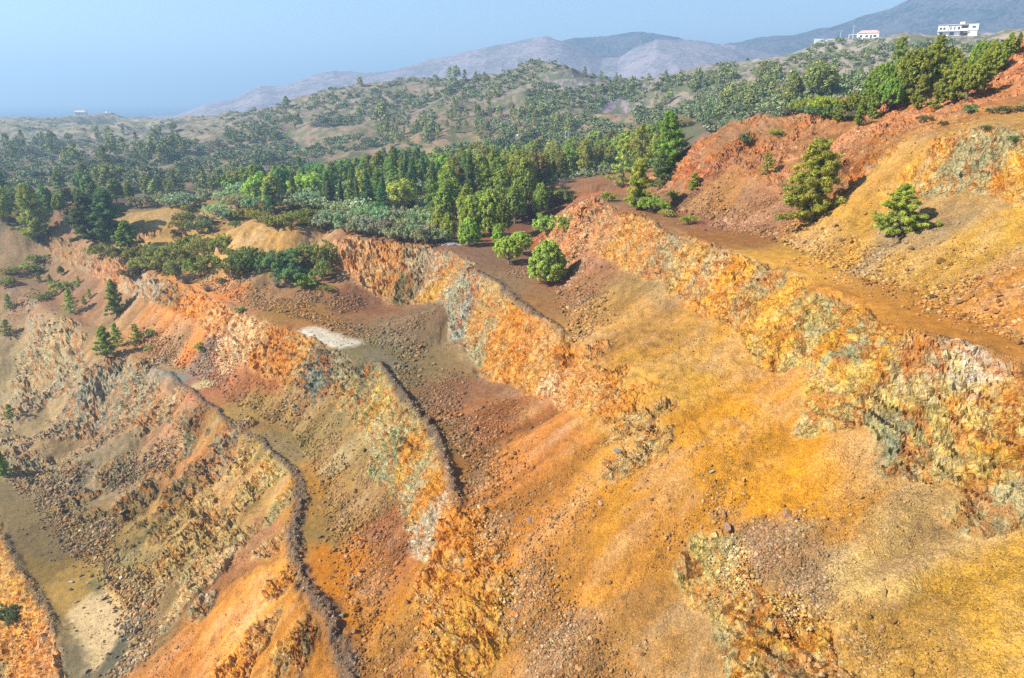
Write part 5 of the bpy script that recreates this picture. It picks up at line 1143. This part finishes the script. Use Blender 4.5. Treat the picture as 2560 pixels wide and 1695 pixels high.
# bungalow with the red roof
x, y, z = at(1996, 91, 392)
h = thing('bungalow', 'low white bungalow with a red tiled roof on the ridge', 'house', (x, y, z), -.42)
Boxes().box(-3.2, 7.2, 0, 8, -3, 3.0).make('wall', M_WHITE, h); Boxes().box(-7.2, -3.2, 1, 7, -3, .6).make('terrace', M_WHITE, h); Boxes().box(-7.4, -3.2, .8, 7, 2.4, 2.65).make('terrace_roof', M_CONC, h)
for a in (-7.1, -5.2): Boxes().box(a, a + .25, 1.0, 1.25, .6, 2.4).make('post', M_WHITE, h)
Boxes().hip(-3.0, 7.6, -.4, 8.4, 3.0, 1.6, 1.6).make('roof', M_TILE, h)
for a, b in ((-1.8, -.6), (.8, 2.0), (4.6, 6.0)): window(h, a, b, 0, 1.0, 2.1)
Boxes().box(3.0, 3.9, -.08, .0, 0, 2.1).make('door', M_DARK, h)
for px0, px1, py, hh, Y, lab in ((2076, 2122, 89, 1.5, 378, 'white boundary wall between the bungalow and the villa'), (1884, 1962, 93.5, .8, 392, 'long low white wall left of the red roofed bungalow')):
    a, b = at(px0, py, Y), at(px1, py - (1 if px0 > 2000 else 2), Y); L = b[0] - a[0]
    wl = Boxes().box(0, L, 0, .3, -2, hh).make('boundary_wall', M_WHITE); wl.location = a; wl['label'] = lab; wl['category'] = 'wall'
# hazy houses on the left knoll
x, y, z = at(184, 267.5, 845)
h = thing('farmhouse', 'hazy pale house with a white water tower on the far left knoll', 'house', (x, y, z), .2)
Boxes().box(-6, 6.5, 0, 8, -3, 4.2).make('wall', M_WHITE, h); Boxes().hip(-6.4, 6.9, -.4, 8.4, 4.2, 1.7, 2.5).make('roof', plain('faded_tiles', (.55, .42, .38)), h); Boxes().box(6.6, 8.2, 1, 3, -3, 7.5).make('water_tower', M_WHITE, h)
for a in (-4.5, -1, 3): window(h, a, a + 1.4, 0, 1.2, 2.6)
x, y, z = at(244, 268.5, 850)
h = thing('red_house', 'hazy low red house on the far left knoll', 'house', (x, y, z), -.1)
Boxes().box(-6, 6.4, 0, 7, -3, 3.2).make('wall', M_RED, h); Boxes().box(-6.3, 6.7, -.3, 7.3, 3.2, 3.5).make('roof', M_TILE, h); Boxes().box(-.8, .8, 2, 3.6, 3.5, 5.2).make('roof_tank', M_WHITE, h)
for a in (-4, 1, 4): window(h, a, a + 1.2, 0, 1.0, 2.2)
# shed and poles in the valley
p = cast(1202, 323)
h = thing('small_shed', 'small pale green shed among the trees below the rocky hill', 'shed', tuple(p), .3)
Boxes().box(-1.1, 1.1, -.9, .9, -.5, 2.1).make('wall', M_SHED, h); Boxes().box(-1.3, 1.3, -1.1, 1.1, 2.1, 2.25).make('roof', M_WHITE, h); Boxes().box(-.4, .4, -.95, -.9, 0, 1.7).make('door', M_DARK, h)
def pole(px, py, Y, hgt, lab, two=False):
    a = at(px, py, Y); h = thing('utility_pole', lab, 'pole', a)
    sg = [((0, 0, -1), (0, 0, hgt), .14, .09)] + ([((1.2, 0, -1), (1.2, 0, hgt), .14, .09)] if two else [])
    lv, lf = limbs(sg, 6); addobj('post', mesh_np('post', lv, lf, 4, M_METAL, True), h)
    Boxes().box(-1.1, 1.1 + (1.2 if two else 0), -.07, .07, hgt - .7, hgt - .55).make('crossarm', M_METAL, h)
p = cast(1307, 336); pole(1307, 336, p[1], 6.2, 'grey twin utility pole in the valley right of the small shed', True)
pole(1943, 90, 388, 4.4, 'grey utility pole with a crossarm left of the bungalow')
pole(1972, 84, 400, 5.5, 'thin utility pole behind the bungalow terrace')
# brushwood on the platform
sg = []
for i in range(170):
    a = trng.random() * 3.14; l = trng.uniform(.25, .7); cx_, cy_ = trng.normal() * .9, trng.normal() * .35; zz = max(.03, .38 * math.exp(-cx_ * cx_) * trng.random())
    sg.append(((cx_ - math.cos(a) * l, cy_ - math.sin(a) * l, zz), (cx_ + math.cos(a) * l, cy_ + math.sin(a) * l, zz + trng.uniform(-.05, .25)), .025, .008))
p = cast(1046, 567); lv, lf = limbs(sg, 4)
o = addobj('brushwood_pile', mesh_np('brushwood_pile', lv, lf, 4, plain('bleached_wood', (.42, .38, .36)), True)); o.location = tuple(p); o['label'] = 'heap of grey cut branches at the wood edge above the cliff'; o['category'] = 'brushwood'
